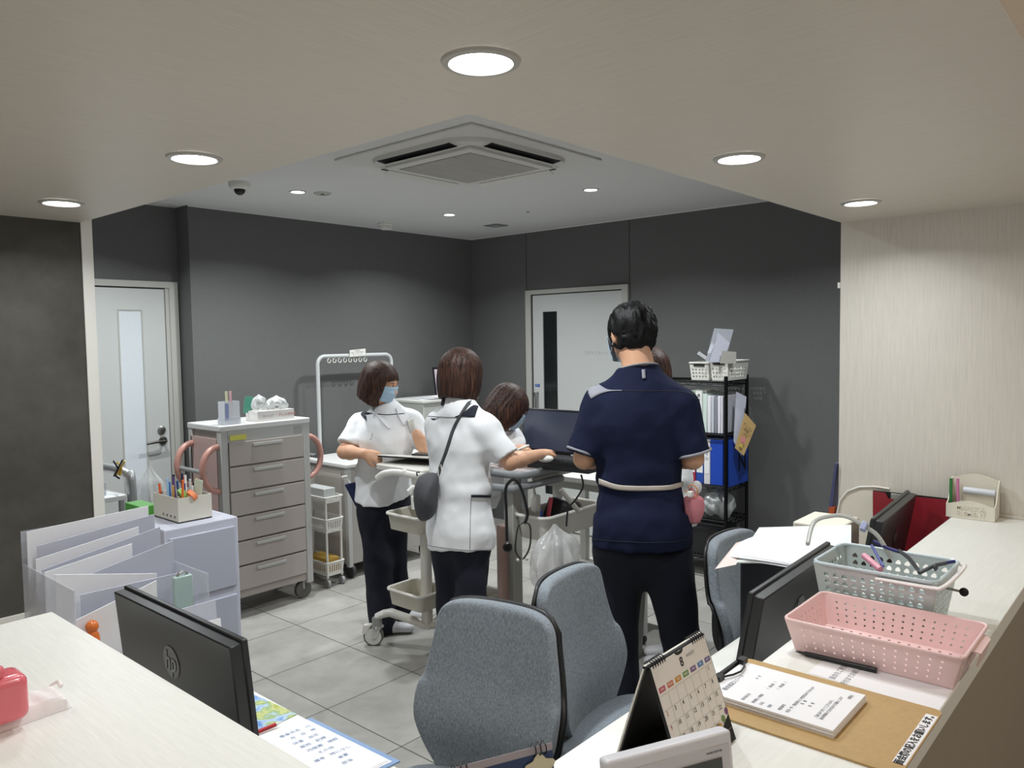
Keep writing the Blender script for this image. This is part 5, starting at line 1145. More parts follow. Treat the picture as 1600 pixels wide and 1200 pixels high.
binders(Z2, [(.05, .27, '#3a3a3c', None, None, '', 'dark binder at the far left of the upper binder row'), (.04, .27, '#d5dbd8', None, None, '', 'pale binder left in the upper binder row'), (.035, .27, '#c9d6cf', '申送', '#e8e8e0', '', 'pale green binder with a white spine label'),
            (.035, .275, '#8fb08a', 'マニュアル', '#e4d24a', '', 'binder with a yellow spine label'), (.052, .28, '#dcdcd8', '患者情報綴り', '#f0f0ee', '', 'thick white binder with large characters on the spine'), (.03, .26, '#cfe0d8', None, None, '', 'thin pale green file standing beside the thick white binder'), (.025, .25, '#e4e4ea', None, None, '', 'thin white file near the shelf post'),
            (.02, .25, '#c4c8d0', None, None, '', 'grey file just right of the thin white one'), (.02, .24, '#8a8c98', None, None, '', 'dark grey file near the right end of the upper row'), (.018, .25, '#e6e6ee', None, None, '', 'slim white file at the right end of the upper row'), (.018, .25, '#d8d8e0', None, None, '', 'last slim pale file against the right side of the upper row')], 'binders on the upper black shelf')
Z3 = SZ[2]+.004
binders(Z3, [(.05, .29, '#2d3c70', None, None, '', 'dark blue binder at the far left of the lower binder row'), (.045, .29, '#3b4f8f', '記録', '#ececf0', '', 'blue binder with a short white label'), (.06, .30, '#a83248', 'カルテ庫', '#f0f0f0', '', 'thick red binder with a white spine label'),
            (.055, .305, '#2b4fa6', '看護計画', '#f0f0ec', '', 'blue binder with a tall white spine label'), (.045, .30, '#dadade', 'ファイル', '#eeeef2', '', 'white binder with thin characters beside the shelf post'), (.09, .31, '#1f49b4', None, None, '', 'large bright blue file box at the right end of the lower row')], 'binders on the lower black shelf')
t = thing('side_panel_sheet', 'blue sheet with a black N-shaped mark on the end of the shelf', 'file', (4.9, 2.29, Z3))
part(MB().bx(X0+.02, X1-.01, 2.286, 2.292, Z3, Z3+.31), 'sheet', plain('#2350bd', .4), t)
text('N', .16, frame((4.93, 2.2845, Z3+.14), (1, 0, 0), (0, 0, 1)), M_blackm, t, 'n_mark', bold=True)
t = thing('envelope', 'brown envelope with a pink sticky note hanging on the end of the black shelf', 'envelope', (4.95, 2.26, .85))
ev = [atd(x, y, 5.10) for x, y in ((1148, 700), (1162, 712), (1181, 665), (1164, 645))]
part(MB().plate(ev, .004), 'paper', mat('manila', '#bfa06a', .7, noise=None), t)
part(MB().plate([atd(x, y, 5.08) for x, y in ((1157, 693), (1163, 694), (1165, 684), (1159, 682))], .001), 'sticky_note', plain('#d98a8c'), t)
part(MB().plate([atd(x, y, 5.08) for x, y in ((1155, 698), (1160, 700), (1162, 692), (1157, 688))], .001), 'yellow_note', plain('#c8b45a'), t)
part(MB().tube([ev[3], atd(1163, 628, 5.16)], .002, 6), 'string', M_black, t)
for i, s in enumerate(('サンプル', '保管')): text(s, .020, frame(atd(1168-2*i, 668+5*i, 5.07), ev[2]-ev[3]+Vector((0, 0, 0)), ev[3]-ev[0]), M_ink, t, 'print_line')
t = thing('plastic_sleeve', 'crumpled clear sleeve with papers hanging on the end of the black shelf', 'sleeve', (4.9, 2.27, .95))
part(MB().plate([atd(x, y, 5.13) for x, y in ((1146, 690), (1158, 712), (1166, 620), (1150, 612))], .006), 'sleeve_sheet', M_lav, t)
bag('grocery_bag', 'white plastic shopping bag with handles on the third shelf', (4.86, 2.42, SZ[3]+.004), .26, .20, .24, seed=33, alpha=.85, tint='#cfd4d4')
bag('grey_bag', 'small clear bag left of the white shopping bag on the shelf', (4.80, 2.66, SZ[3]+.004), .16, .14, .14, seed=34, alpha=.6, tint='#aeb6b2')
single(MB().bx(X0+.02, X1-.02, 2.36, 2.80, SZ[4]+.004, SZ[4]+.19), 'black_bin', M_black, 'black storage bin on the lowest visible shelf', 'bin', (4.87, 2.58, SZ[4]), bev=.006)
# ------------------------------------------------------------------ people
from mathutils.bvhtree import BVHTree
class SDF:
    def __init__(s, lo, hi, h):
        s.h = h; s.lo = np.array(lo, float); n = np.ceil((np.array(hi)-s.lo)/h).astype(int)+1
        s.ax = [s.lo[i]+h*np.arange(n[i]) for i in range(3)]; s.d = np.full(tuple(n), .5, np.float32)
    def sl(s, lo, hi):
        out = []
        for i in range(3):
            a = max(0, int((lo[i]-s.lo[i])/s.h)); b = min(len(s.ax[i]), int((hi[i]-s.lo[i])/s.h)+2); out.append(slice(a, max(a, b)))
        return tuple(out)
    def op(s, fn, lo, hi, k=.02, mode='u'):
        q = s.sl(lo, hi)
        if any(a.start >= a.stop for a in q): return
        X, Y, Z = s.ax[0][q[0]][:, None, None], s.ax[1][q[1]][None, :, None], s.ax[2][q[2]][None, None, :]
        v = fn(X, Y, Z).astype(np.float32); d = s.d[q]
        if mode == 'u':
            h = np.clip(.5+.5*(d-v)/k, 0, 1); s.d[q] = d*(1-h)+v*h-k*h*(1-h)
        elif mode == 'sub':
            h = np.clip(.5-.5*(d+v)/k, 0, 1); s.d[q] = d*(1-h)-v*h+k*h*(1-h)
        elif mode == 'cut': s.d[q] = np.maximum(d, v)
        elif mode == 'add': s.d[q] = d+v
    def cap(s, a, b, ra, rb, k=.02, n=None, f=1., mode='u'):
        a, b = np.array(a, float), np.array(b, float); R = max(ra, rb)/min(1, f if f < 1 else 1)*1.0+k+3*s.h
        R = max(ra, rb)+k+3*s.h
        lo, hi = np.minimum(a, b)-R, np.maximum(a, b)+R; ab = b-a; L = max(ab@ab, 1e-9)
        nn = None if n is None else np.array(n, float)/np.linalg.norm(n)
        def fn(X, Y, Z):
            x, y, z = X-a[0], Y-a[1], Z-a[2]; t = np.clip((x*ab[0]+y*ab[1]+z*ab[2])/L, 0, 1)
            x, y, z = x-t*ab[0], y-t*ab[1], z-t*ab[2]; r = ra+(rb-ra)*t
            if nn is not None:
                q = (x*nn[0]+y*nn[1]+z*nn[2])*(1/f-1); x, y, z = x+q*nn[0], y+q*nn[1], z+q*nn[2]
                D = np.sqrt(x*x+y*y+z*z); return (D-r)*(.5+.5*f)
            return np.sqrt(x*x+y*y+z*z)-r
        s.op(fn, lo, hi, k, mode)
    def ell(s, c, r, R=None, k=.02, mode='u'):
        c = np.array(c, float); r = np.array(r, float); Rm = np.eye(3) if R is None else np.array(R); m = max(r)+k+3*s.h
        def fn(X, Y, Z):
            x, y, z = X-c[0], Y-c[1], Z-c[2]; q = [x*Rm[0][i]+y*Rm[1][i]+z*Rm[2][i] for i in range(3)]
            k0 = np.sqrt(sum((q[i]/r[i])**2 for i in range(3))); k1 = np.sqrt(sum((q[i]/r[i]**2)**2 for i in range(3)))+1e-6
            return k0*(k0-1)/k1
        s.op(fn, c-m, c+m, k, mode)
    def half(s, p, n, lo=None, hi=None):
        """cut away the side n points to, inside the box lo-hi"""
        p, n = np.array(p, float), np.array(n, float); n = n/np.linalg.norm(n)
        lo = s.lo if lo is None else lo; hi = [a[-1] for a in s.ax] if hi is None else hi
        s.op(lambda X, Y, Z: (X-p[0])*n[0]+(Y-p[1])*n[1]+(Z-p[2])*n[2], lo, hi, mode='cut')
    def disp(s, fn):
        band = np.abs(s.d) < .045; I = np.nonzero(band)
        P = [s.ax[i][I[i]] for i in range(3)]; s.d[I] += fn(*P).astype(np.float32)
    def mesh(s):
        d = s.d; inside = d < 0; n = d.shape
        c = np.zeros((n[0]-1, n[1]-1, n[2]-1), np.int8)
        for i in (0, 1):
            for j in (0, 1):
                for k in (0, 1): c += inside[i:n[0]-1+i, j:n[1]-1+j, k:n[2]-1+k]
        act = (c > 0) & (c < 8); I = np.array(np.nonzero(act)); N = I.shape[1]
        idx = -np.ones(act.shape, np.int64); idx[act] = np.arange(N)
        acc = np.zeros((N, 3)); cnt = np.zeros(N)
        for ax in range(3):
            o = [a for a in range(3) if a != ax]
            for u in (0, 1):
                for v in (0, 1):
                    off = [0, 0, 0]; off[o[0]] = u; off[o[1]] = v; off2 = list(off); off2[ax] = 1
                    a = d[I[0]+off[0], I[1]+off[1], I[2]+off[2]]; b = d[I[0]+off2[0], I[1]+off2[1], I[2]+off2[2]]
                    m = (a < 0) != (b < 0); t = np.where(m, a/(a-b+1e-12), 0)
                    p = np.zeros((N, 3)); p[:, o[0]] = u; p[:, o[1]] = v; p[:, ax] = t
                    acc[m] += p[m]; cnt[m] += 1
        V = s.lo+s.h*(I.T+acc/cnt[:, None]); Fs = []
        for ax in range(3):
            o = [(ax+1) % 3, (ax+2) % 3]; sl0 = [slice(1, n[0]-1), slice(1, n[1]-1), slice(1, n[2]-1)]; sl0[ax] = slice(0, n[ax]-1); sl1 = list(sl0); sl1[ax] = slice(1, n[ax])
            a, b = inside[tuple(sl0)], inside[tuple(sl1)]; m = a != b; J = list(np.nonzero(m))
            for q in range(3):
                if q != ax: J[q] = J[q]+1
            fl = a[m]
            def g(du, dv):
                K = [J[0].copy(), J[1].copy(), J[2].copy()]; K[o[0]] = K[o[0]]-du; K[o[1]] = K[o[1]]-dv; return idx[K[0], K[1], K[2]]
            Q = np.stack([g(1, 1), g(0, 1), g(0, 0), g(1, 0)], 1); Q[~fl] = Q[~fl][:, ::-1]; Fs.append(Q)
        return V, np.concatenate(Fs)
    def build(s, name, m, parent, smooth_it=2):
        V, Q = s.mesh(); Q = Q[(Q >= 0).all(1)]
        # light Laplacian smoothing
        for _ in range(smooth_it):
            A = np.zeros_like(V); c = np.zeros(len(V))
            for i in range(4):
                j = (i+1) % 4; np.add.at(A, Q[:, i], V[Q[:, j]]); np.add.at(A, Q[:, j], V[Q[:, i]]); np.add.at(c, Q[:, i], 1); np.add.at(c, Q[:, j], 1)
            V = V*.5+.5*A/np.maximum(c, 1)[:, None]
        o3 = np.array(orgof(parent)); me = bpy.data.meshes.new(name); me.vertices.add(len(V)); me.vertices.foreach_set('co', (V-o3).astype(np.float32).ravel())
        me.loops.add(len(Q)*4); me.loops.foreach_set('vertex_index', Q.astype(np.int32).ravel()); me.polygons.add(len(Q))
        me.polygons.foreach_set('loop_start', np.arange(0, len(Q)*4, 4, dtype=np.int32))
        me.polygons.foreach_set('use_smooth', np.ones(len(Q), bool)); me.update(calc_edges=True); me.validate()
        me.materials.append(m); o = bpy.data.objects.new(name, me); C.objects.link(o); o.parent = parent
        o['_w'] = 0; del o['_w']; _bvh[o.name] = (V, Q); return o
_bvh = {}
_tab = np.random.RandomState(4).rand(64, 64, 64).astype(np.float32)*2-1
def noise(x, y, z):
    xi, yi, zi = np.floor(x).astype(int), np.floor(y).astype(int), np.floor(z).astype(int); fx, fy, fz = x-xi, y-yi, z-zi
    fx, fy, fz = fx*fx*(3-2*fx), fy*fy*(3-2*fy), fz*fz*(3-2*fz); r = 0
    for a in (0, 1):
        for b in (0, 1):
            for c in (0, 1):
                r = r+_tab[(xi+a) % 64, (yi+b) % 64, (zi+c) % 64]*(fx if a else 1-fx)*(fy if b else 1-fy)*(fz if c else 1-fz)
    return r
def hframe(az, pitch, roll=0):
    """columns: right, forward, up"""
    a, p = math.radians(az), math.radians(pitch)
    f = Vector((math.cos(a)*math.cos(p), math.sin(a)*math.cos(p), math.sin(p))); r = Vector((math.sin(a), -math.cos(a), 0)); u = r.cross(f)
    if roll: rr = math.radians(roll); r, u = r*math.cos(rr)+u*math.sin(rr), u*math.cos(rr)-r*math.sin(rr)
    return Matrix((r, f, u)).transposed()
SKIN = mat('skin', '#d9a888', .5, noise=(30, .05), sss=.12)
HAIRB = mat('dark_brown_hair', '#2a1a15', .52, noise=None, spec=.35)
HAIRK = mat('black_hair', '#0d0c0d', .6, noise=None, spec=.3)
for m_, c0, c1 in ((HAIRB, '#180e0c', '#5e3d2f'), (HAIRK, '#050506', '#101012')):
    nt = m_.node_tree; tc = nt.nodes.new('ShaderNodeTexCoord'); mp = nt.nodes.new('ShaderNodeMapping'); mp.inputs['Scale'].default_value = (160, 160, 6) if m_ is HAIRB else (90, 90, 25)
    n1 = nt.nodes.new('ShaderNodeTexNoise'); n1.inputs['Scale'].default_value = 1; n1.inputs['Detail'].default_value = 3; cr = nt.nodes.new('ShaderNodeValToRGB')
    cr.color_ramp.elements[0].position = .35; cr.color_ramp.elements[1].position = .75; cr.color_ramp.elements[0].color = hx(c0); cr.color_ramp.elements[1].color = hx(c1)
    nt.links.new(tc.outputs['Object'], mp.inputs[0]); nt.links.new(mp.outputs[0], n1.inputs[0]); nt.links.new(n1.outputs[0], cr.inputs[0]); b = nt.nodes['Principled BSDF']
    nt.links.new(cr.outputs[0], b.inputs['Base Color']); bp = nt.nodes.new('ShaderNodeBump'); bp.inputs['Strength'].default_value = .7; bp.inputs['Distance'].default_value = .003
    nt.links.new(n1.outputs[0], bp.inputs['Height']); nt.links.new(bp.outputs[0], b.inputs['Normal'])
TUNIC_W = mat('white_tunic', '#eef0f2', .85, noise=None, bump=(7, .25), bdist=.02, sheen=.1)
TUNIC_N = mat('navy_tunic', '#171d36', .9, noise=None, bump=(7, .3), bdist=.02, spec=.2)
PANTS = mat('navy_trousers', '#0d1222', .9, noise=None, bump=(6, .3), bdist=.02)
NAVYT = mat('dark_navy_trim', '#1a1d2c', .8, noise=None); GREYT = mat('grey_trim', '#8d8e96', .8, noise=None)
MASKB = mat('mask_blue', '#a9c6dc', .8, noise=None); MASKW = mat('mask_white', '#e6ebf0', .8, noise=None)
SHOE = mat('white_shoe', '#d9dade', .5, noise=None)

def hand(S, w, d, pn, side, curl=.5, spread=.0, sc=1.):
    """w wrist, d direction to the fingers, pn palm normal, side +1: thumb on d x pn side"""
    w, d, pn = Vector(w), Vector(d).normalized(), Vector(pn); pn = (pn-d*pn.dot(d)).normalized(); sd = d.cross(pn).normalized()*side
    S.cap(w-d*.01, w+d*.045*sc, .026*sc, .031*sc, .012, pn, .55); S.cap(w+d*.03*sc-sd*.012, w+d*.075*sc-sd*.020*sc, .020*sc, .016*sc, .012, pn, .7); S.cap(w+d*.03*sc+sd*.012, w+d*.078*sc+sd*.018*sc, .020*sc, .016*sc, .012, pn, .7)
    for i, (o, L, r) in enumerate(((.027, .066, .0088), (.009, .074, .0090), (-.009, .069, .0086), (-.026, .054, .0078))):
        p = w+d*(.080-.004*abs(i-1))*sc+sd*o*sc; a = .25*curl
        for j, l in enumerate((.45, .32, .23)):
            a += curl*(.55+.25*j); dd = d*math.cos(a)+pn*math.sin(a)+sd*spread*(1.5-i)*.12; q = p+dd.normalized()*L*l*sc; S.cap(p, q, r*sc*(1-.08*j), r*sc*(.95-.10*j), .004); p = q
    p = w+d*.022*sc+sd*.024*sc; q = p+(d*.75+sd*.55+pn*.35).normalized()*.036*sc; S.cap(p, q, .013*sc, .011*sc, .008); q2 = q+(d*.9+pn*.35*curl*2).normalized()*.032*sc; S.cap(q, q2, .0105*sc, .0085*sc, .004)

def person(label, J, base, HR, tf, hair='bob', hairm=HAIRB, tunic=TUNIC_W, sc=1., hem=.7, hemn=(0, 0, -1), bulk=1., hands=(), mask=None, sleeve=.72, wst=.145, hipw=.165, chest=.155, seed=0, pr=(.098, .078, .072), face=True, shoe=None, legs=True, collar=None, cuff=None, ncut=.40):
    """J joints in the world: head neck chest waist hip sh/el/wr/hp/kn/an + L/R; tf torso forward vector; HR head frame"""
    t = thing('person', label, 'person', base)
    tf = Vector(tf).normalized(); hc = Vector(J['head']); HR = Matrix(HR)
    hr, hf, hu = HR.col[0], HR.col[1], HR.col[2]; g = lambda x, y, z: hc+hr*x*sc+hf*y*sc+hu*z*sc
    allp = [Vector(v) for v in J.values()]+[g(0, 0, .16)]
    lo = [min(p[i] for p in allp)-.22 for i in range(3)]; hi = [max(p[i] for p in allp)+.22 for i in range(3)]; lo[2] = 0.0
    lor = list(lo); 
    S = SDF(lo, hi, .0055)
    R3 = [[HR[i][j] for j in range(3)] for i in range(3)]
    S.ell(hc+hu*.022*sc-hf*.008*sc, (.073*sc, .092*sc, .086*sc), R3, .01); S.ell(hc-hu*.040*sc+hf*.020*sc, (.056*sc, .066*sc, .072*sc), R3, .035)
    S.cap(g(0, .088, .012), g(0, .106, -.022), .008, .013, .012)                     # nose
    for s_ in (-1, 1):
        S.ell(g(.031*s_, .088, .012), (.017, .012, .010), R3, .012, 'sub'); S.ell(g(.030*s_, .076, .010), (.0135, .0135, .0115), R3, .004)
        S.ell(g(.077*s_, -.006, -.006), (.008, .018, .030), R3, .008)                 # ears
        S.ell(g(.026*s_, .070, .032), (.022, .014, .008), R3, .012)
    S.cap(g(-.014, .084, -.052), g(.014, .084, -.052), .010, .010, .010); S.cap(g(-.018, .0955, -.052), g(.018, .0955, -.052), .0022, .0022, .003, mode='sub')   # lips
    nb = Vector(J['neck']); S.cap(g(0, -.020, -.060), nb, .050*sc*bulk, .056*sc*bulk, .03)
    ch, wa, hp = Vector(J['chest']), Vector(J['waist']), Vector(J['hip'])
    S.cap(nb-Vector((0, 0, .04)), ch, .062, .10, .05, tf, .58)
    for s_ in 'LR':
        sh, el, wr = Vector(J['sh'+s_]), Vector(J['el'+s_]), Vector(J['wr'+s_])
        S.cap(nb.lerp(sh, .25), sh, .034, .040*bulk, .04); S.cap(sh, el, .043*bulk, .036*bulk, .03); m_ = el.lerp(wr, .3); S.cap(el, m_, .035*bulk, .037*bulk, .02); S.cap(m_, wr, .037*bulk, .024*bulk, .02)
    S.cap(ch, wa, .12, .10, .05, tf, .65); S.cap(wa, hp, .10, .13, .05, tf, .7)
    if legs:
        for s_ in 'LR':
            a, b, c = Vector(J['hp'+s_]), Vector(J['kn'+s_]), Vector(J['an'+s_]); S.cap(a, b, .070, .048, .04); S.cap(b, c, .046, .032, .03)
    for (s_, d, pn, sd, cu) in hands: hand(S, J['wr'+s_], d, pn, sd, cu, sc=sc*.97)
    body = S.build('body', SKIN, t, 1)
    # eyes
    if face:
        for s_ in (-1, 1):
            part(MB().tube([g(.018*s_, .0905, .006), g(.031*s_, .0915, .003), g(.044*s_, .086, .006)], [.001, .0018, .001], 6), 'eyelashes', M_blackm, t)
            part(MB().tube([g(.016*s_, .0905, .030), g(.032*s_, .090, .036), g(.050*s_, .078, .030)], [.0015, .0026, .001], 6), 'eyebrow', hairm, t)
    # trousers
    if legs:
        lo2 = [min(J[k][i] for k in ('hip', 'hpL', 'hpR', 'knL', 'knR', 'anL', 'anR'))-.25 for i in range(3)]; hi2 = [max(J[k][i] for k in ('hip', 'waist', 'hpL', 'hpR', 'knL', 'knR', 'anL', 'anR'))+.25 for i in range(3)]; lo2[2] = 0; hi2[2] = hem+.16
        T = SDF(lo2, hi2, .008); T.cap(hp+Vector((0, 0, .12)), hp-Vector((0, 0, .02)), hipw*.93, hipw, .05, tf, .72)
        for s_ in 'LR':
            a, b, c = Vector(J['hp'+s_]), Vector(J['kn'+s_]), Vector(J['an'+s_])-Vector((0, 0, .03)); T.cap(a, b, pr[0], pr[1], .035, tf, .95); T.cap(b, c, pr[1], pr[2], .03, tf, .95)
            T.half(c-Vector((0, 0, .025)), (0, 0, -1), [c.x-.14, c.y-.14, 0], [c.x+.14, c.y+.14, .12])
        T.half((0, 0, hem+.035), (0, 0, 1))
        T.disp(lambda x, y, z: .006*noise(x*11+seed, y*11, z*5)+.004*noise(x*9+y*12, y*9+seed, z*16)+.0035*noise(x*25, y*25, z*9+seed))
        T.build('trousers', PANTS, t, 2)
        for s_ in 'LR':
            a = Vector(J['an'+s_]); fd = Vector(shoe[s_] if shoe else tf); fd.z = 0; fd.normalize(); K = SDF([a.x-.24, a.y-.24, 0], [a.x+.24, a.y+.24, .16], .006)
            g0 = Vector((a.x, a.y, .034)); K.cap(g0-fd*.055, g0+fd*.03, .038, .040, .02, (0, 0, 1), .85); K.cap(g0+fd*.03, g0+fd*.145-Vector((0, 0, .006)), .043, .034, .03, (0, 0, 1), .75); K.cap(g0-fd*.03, g0-fd*.015+Vector((0, 0, .05)), .035, .030, .02); K.half((0, 0, .006), (0, 0, -1))
            K.build('shoe', SHOE, t, 2)
    # tunic
    lo3 = [min(p[i] for p in (ch, wa, hp, Vector(J['shL']), Vector(J['shR']), Vector(J['elL']), Vector(J['elR'])))-.27 for i in range(3)]; hi3 = [max(p[i] for p in (nb, ch, wa, hp, Vector(J['shL']), Vector(J['shR']), Vector(J['elL']), Vector(J['elR'])))+.27 for i in range(3)]; lo3[2] = hem-.12
    U = SDF(lo3, hi3, .0065); shm = (Vector(J['shL'])+Vector(J['shR']))/2
    U.cap(nb-Vector((0, 0, .015)), ch, .070*bulk, chest*.96, .06, tf, .62)
    U.cap(ch, wa, chest, wst, .06, tf, .70); U.cap(wa, hp, wst, hipw, .05, tf, .76); U.cap(hp, hp-Vector((0, 0, .14)), hipw, hipw*1.05, .04, tf, .86)
    for s_ in 'LR':
        sh, el = Vector(J['sh'+s_]), Vector(J['el'+s_]); e2 = sh.lerp(el, sleeve)
        U.cap(nb.lerp(sh, .2)-Vector((0, 0, .010)), sh, .054, .056*bulk, .05); U.cap(sh, sh.lerp(el, 1.0), .056*bulk, .068*bulk, .045)
        dd = (el-sh).normalized(); U.half(e2, dd, [min(e2[i], el[i])-.13 for i in range(3)], [max(e2[i], el[i])+.13 for i in range(3)]) if False else None
        # sleeve cut limited to the arm's own tube
        e2a, sha = np.array(e2), np.array(dd)
        def fn(X, Y, Z, e2a=e2a, sha=sha, el=np.array(el+dd*.06)):
            plane = (X-e2a[0])*sha[0]+(Y-e2a[1])*sha[1]+(Z-e2a[2])*sha[2]
            x, y, z = X-e2a[0], Y-e2a[1], Z-e2a[2]; tt = np.clip(x*sha[0]+y*sha[1]+z*sha[2], 0, .3); r = np.sqrt((x-tt*sha[0])**2+(y-tt*sha[1])**2+(z-tt*sha[2])**2)-.115
            return -np.maximum(-plane, r)
        U.op(fn, [min(e2[i], el[i])-.2 for i in range(3)], [max(e2[i], el[i])+.2 for i in range(3)], mode='cut')
    # rebuild the flank where the sleeve cut bites
    U.cap(ch-Vector((0, 0, .05)), wa, chest*.97, wst, .01, tf, .70); U.cap(wa, hp, wst, hipw, .01, tf, .76)
    if not seed == 99: 
        ck = g(0, -.02, -.05); U.cap(nb-Vector((0, 0, .03)), nb+(ck-nb)*(ncut+.02), .078*bulk, .0625*bulk, .035); U.half(nb+(ck-nb)*ncut, (ck-nb)+tf*(-.012), [nb.x-.13, nb.y-.13, nb.z-.02], [nb.x+.13, nb.y+.13, nb.z+.2])
    U.half((hp.x, hp.y, hem), hemn)
    def fold(x, y, z):
        ax = (z-wa.z); w = np.exp(-(ax/.16)**2)
        return .0055*noise(x*9+seed, y*9, z*6)+.006*w*noise(x*7, y*7+seed, z*24)+.0032*noise(x*26+z*12, y*26, z*14+seed)+.004*np.abs(noise(x*14, y*14+z*9, z*10+seed*2))
    U.disp(fold); tu = U.build('tunic', tunic, t, 2)
    if cuff:
        for s_ in 'LR':
            sh, el = Vector(J['sh'+s_]), Vector(J['el'+s_]); e2 = sh.lerp(el, sleeve-.03); dd = (el-sh).normalized(); aa = dd.cross(tf).normalized(); bb_ = aa.cross(dd); rr_ = (.056+.012*sleeve)*bulk-.0015
            part(MB().tube([e2+(aa*math.cos(a)+bb_*math.sin(a))*rr_ for a in [2*PI*k/32 for k in range(32)]], .0055, 8, closed=True), 'cuff_band', cuff, t)
    if collar:
        cx_ = (ck-nb).normalized(); c0 = nb+(ck-nb)*ncut; aa = cx_.cross(tf).normalized(); bb_ = aa.cross(cx_)
        part(MB().tube([c0-cx_*.006+(aa*math.cos(a)+bb_*math.sin(a))*.0625*bulk for a in [2*PI*k/28 for k in range(28)]], .0085, 8, closed=True, flat=.55), 'collar_band', collar, t)
    # hair
    Hh = SDF([hc[i]-.24 for i in range(3)], [hc[i]+.24 for i in range(3)], .0045)
    def loc(X, Y, Z):
        x, y, z = X-hc.x, Y-hc.y, Z-hc.z; return [(x*a.x+y*a.y+z*a.z)/sc for a in (hr, hf, hu)]
    if hair == 'bob':
        def fn(X, Y, Z):
            x, y, z = loc(X, Y, Z); y2 = y+.014
            zz = np.where(z > .015, (z-.015)/.105, 0); k = np.clip((.015-z)/.14, 0, 1)
            rx = .098*(1+.04*np.sin(k*3.1))-.016*k**3; ry = .112*(1-.0*k)-.022*k**2
            dd = (np.sqrt((x/rx)**2+(y2/ry)**2+zz**2)-1)*.095
            bottom = -(z+.128+.10*(y2)*1.0); return np.maximum(dd, bottom)*sc
        Hh.op(fn, [hc[i]-.23 for i in range(3)], [hc[i]+.23 for i in range(3)], .004)
        def cutf(X, Y, Z):
            x, y, z = loc(X, Y, Z); w = .060+.0*z; return np.maximum(np.maximum(np.abs(x+.0)-w, .050-y), z-(.048-.25*np.abs(x)))*sc
        Hh.op(cutf, [hc[i]-.23 for i in range(3)], [hc[i]+.23 for i in range(3)], .012, 'sub')
        def groove(x, y, z):
            a, b, c = loc(x, y, z); phi = np.arctan2(a, b+.014); top = np.clip((c-.03)/.08, 0, 1)
            return .0030*noise(phi*9+seed, c*5, 0*c+seed)*(1-top)+.0016*noise(phi*26, c*7+seed, 0*c)*(1-top)+.0022*noise(a*60, b*14, c*14)*top
    else:
        def fn(X, Y, Z):
            x, y, z = loc(X, Y, Z); y2 = y+.012; z2 = z-.030
            dd = (np.sqrt((x/.090)**2+(y2/.108)**2+(z2/np.where(z2 > 0, .094, .132))**2)-1)*.09
            low = -(z+.097-.62*np.clip(y2+.03, 0, 1)-.25*np.abs(x)); return np.maximum(dd, low)*sc
        Hh.op(fn, [hc[i]-.2 for i in range(3)], [hc[i]+.2 for i in range(3)], .004)
        def cutf(X, Y, Z):
            x, y, z = loc(X, Y, Z); return np.maximum(np.maximum(np.abs(x)-.066, .045-y), z-.062)*sc
        Hh.op(cutf, [hc[i]-.2 for i in range(3)], [hc[i]+.2 for i in range(3)], .012, 'sub')
        def earc(X, Y, Z):
            x, y, z = loc(X, Y, Z); return np.sqrt(((np.abs(x)-.085)/1.0)**2+((y+.002)/.9)**2+((z+.012)/1.3)**2)-.026
        Hh.op(earc, [hc[i]-.2 for i in range(3)], [hc[i]+.2 for i in range(3)], .006, 'sub')
        def groove(x, y, z):
            a, b, c = loc(x, y, z); return .0075*noise(a*48+seed, b*34, c*24)+.005*noise(a*100, b*70, c*36+seed)+.006*np.abs(noise(a*60, b*30, c*12))*(c < -.01)
    Hh.disp(groove); Hh.build('hair', hairm, t, 1)
    # mask
    if mask:
        def mp_(u, v):
            a = (u-.5)*2*math.radians(72); z = .004-.088*v+.010*math.cos(a)*(1-v); rad = 1.0
            y = (.108 if .2 < v < .75 else .100)*math.cos(a)**.8 if abs(u-.5) < .5 else .04
            fy = .030+(.084-.022*abs(v-.45)**1.5*2)*max(0, math.cos(a))**.75; x = (.074-.012*v)*math.sin(a)*1.02
            fy += .0018*math.sin(v*22)*math.cos(a)
            return tuple(g(x, fy-.002, z-.0))
        mb = MB(); mb.grid(mp_, 25, 19); part(mb, 'face_mask', mask, t, thick=.0016, smooth=True)
        for s_ in (-1, 1):
            for v in (-.012, -.070): part(MB().tube(crom([g(.070*s_, .050, v+.01), g(.078*s_, .015, v*.6+.004), g(.083*s_, -.012, v*.3+.006)], 4), .0013, 5), 'ear_loop', MASKW, t)
    return t, tu
def decal(person_root, tu, A, B, nu, nv, name, m, off=.0025, th=.002):
    """cloth strip laid on the garment's own surface between two edges (picture points as anchors)"""
    V, Q = _bvh[tu.name]; bv = _bt.get(tu.name) or BVHTree.FromPolygons([tuple(v) for v in V], [tuple(int(i) for i in q) for q in Q]); _bt[tu.name] = bv
    A = crom([(a[0], a[1], 0) for a in A], 8); B = crom([(b[0], b[1], 0) for b in B], 8)
    def at(L, t): f_ = t*(len(L)-1); i = min(int(f_), len(L)-2); return L[i].lerp(L[i+1], f_-i)
    last = [None]
    def P(u, v):
        p = at(A, u).lerp(at(B, u), v); d = ray(p.x, p.y).normalized(); h = bv.ray_cast(EYE, d)
        if h[0] is None:
            h = bv.find_nearest(EYE+d*((last[0]-EYE).length if last[0] is not None else 3.5))
        last[0] = h[0]; n = h[1]
        if n.dot(d) > 0: n = -n
        return h[0]+n*off
    mb = MB(); mb.grid(P, nu, nv); return part(mb, name, m, person_root, thick=th, smooth=True)
_bt = {}
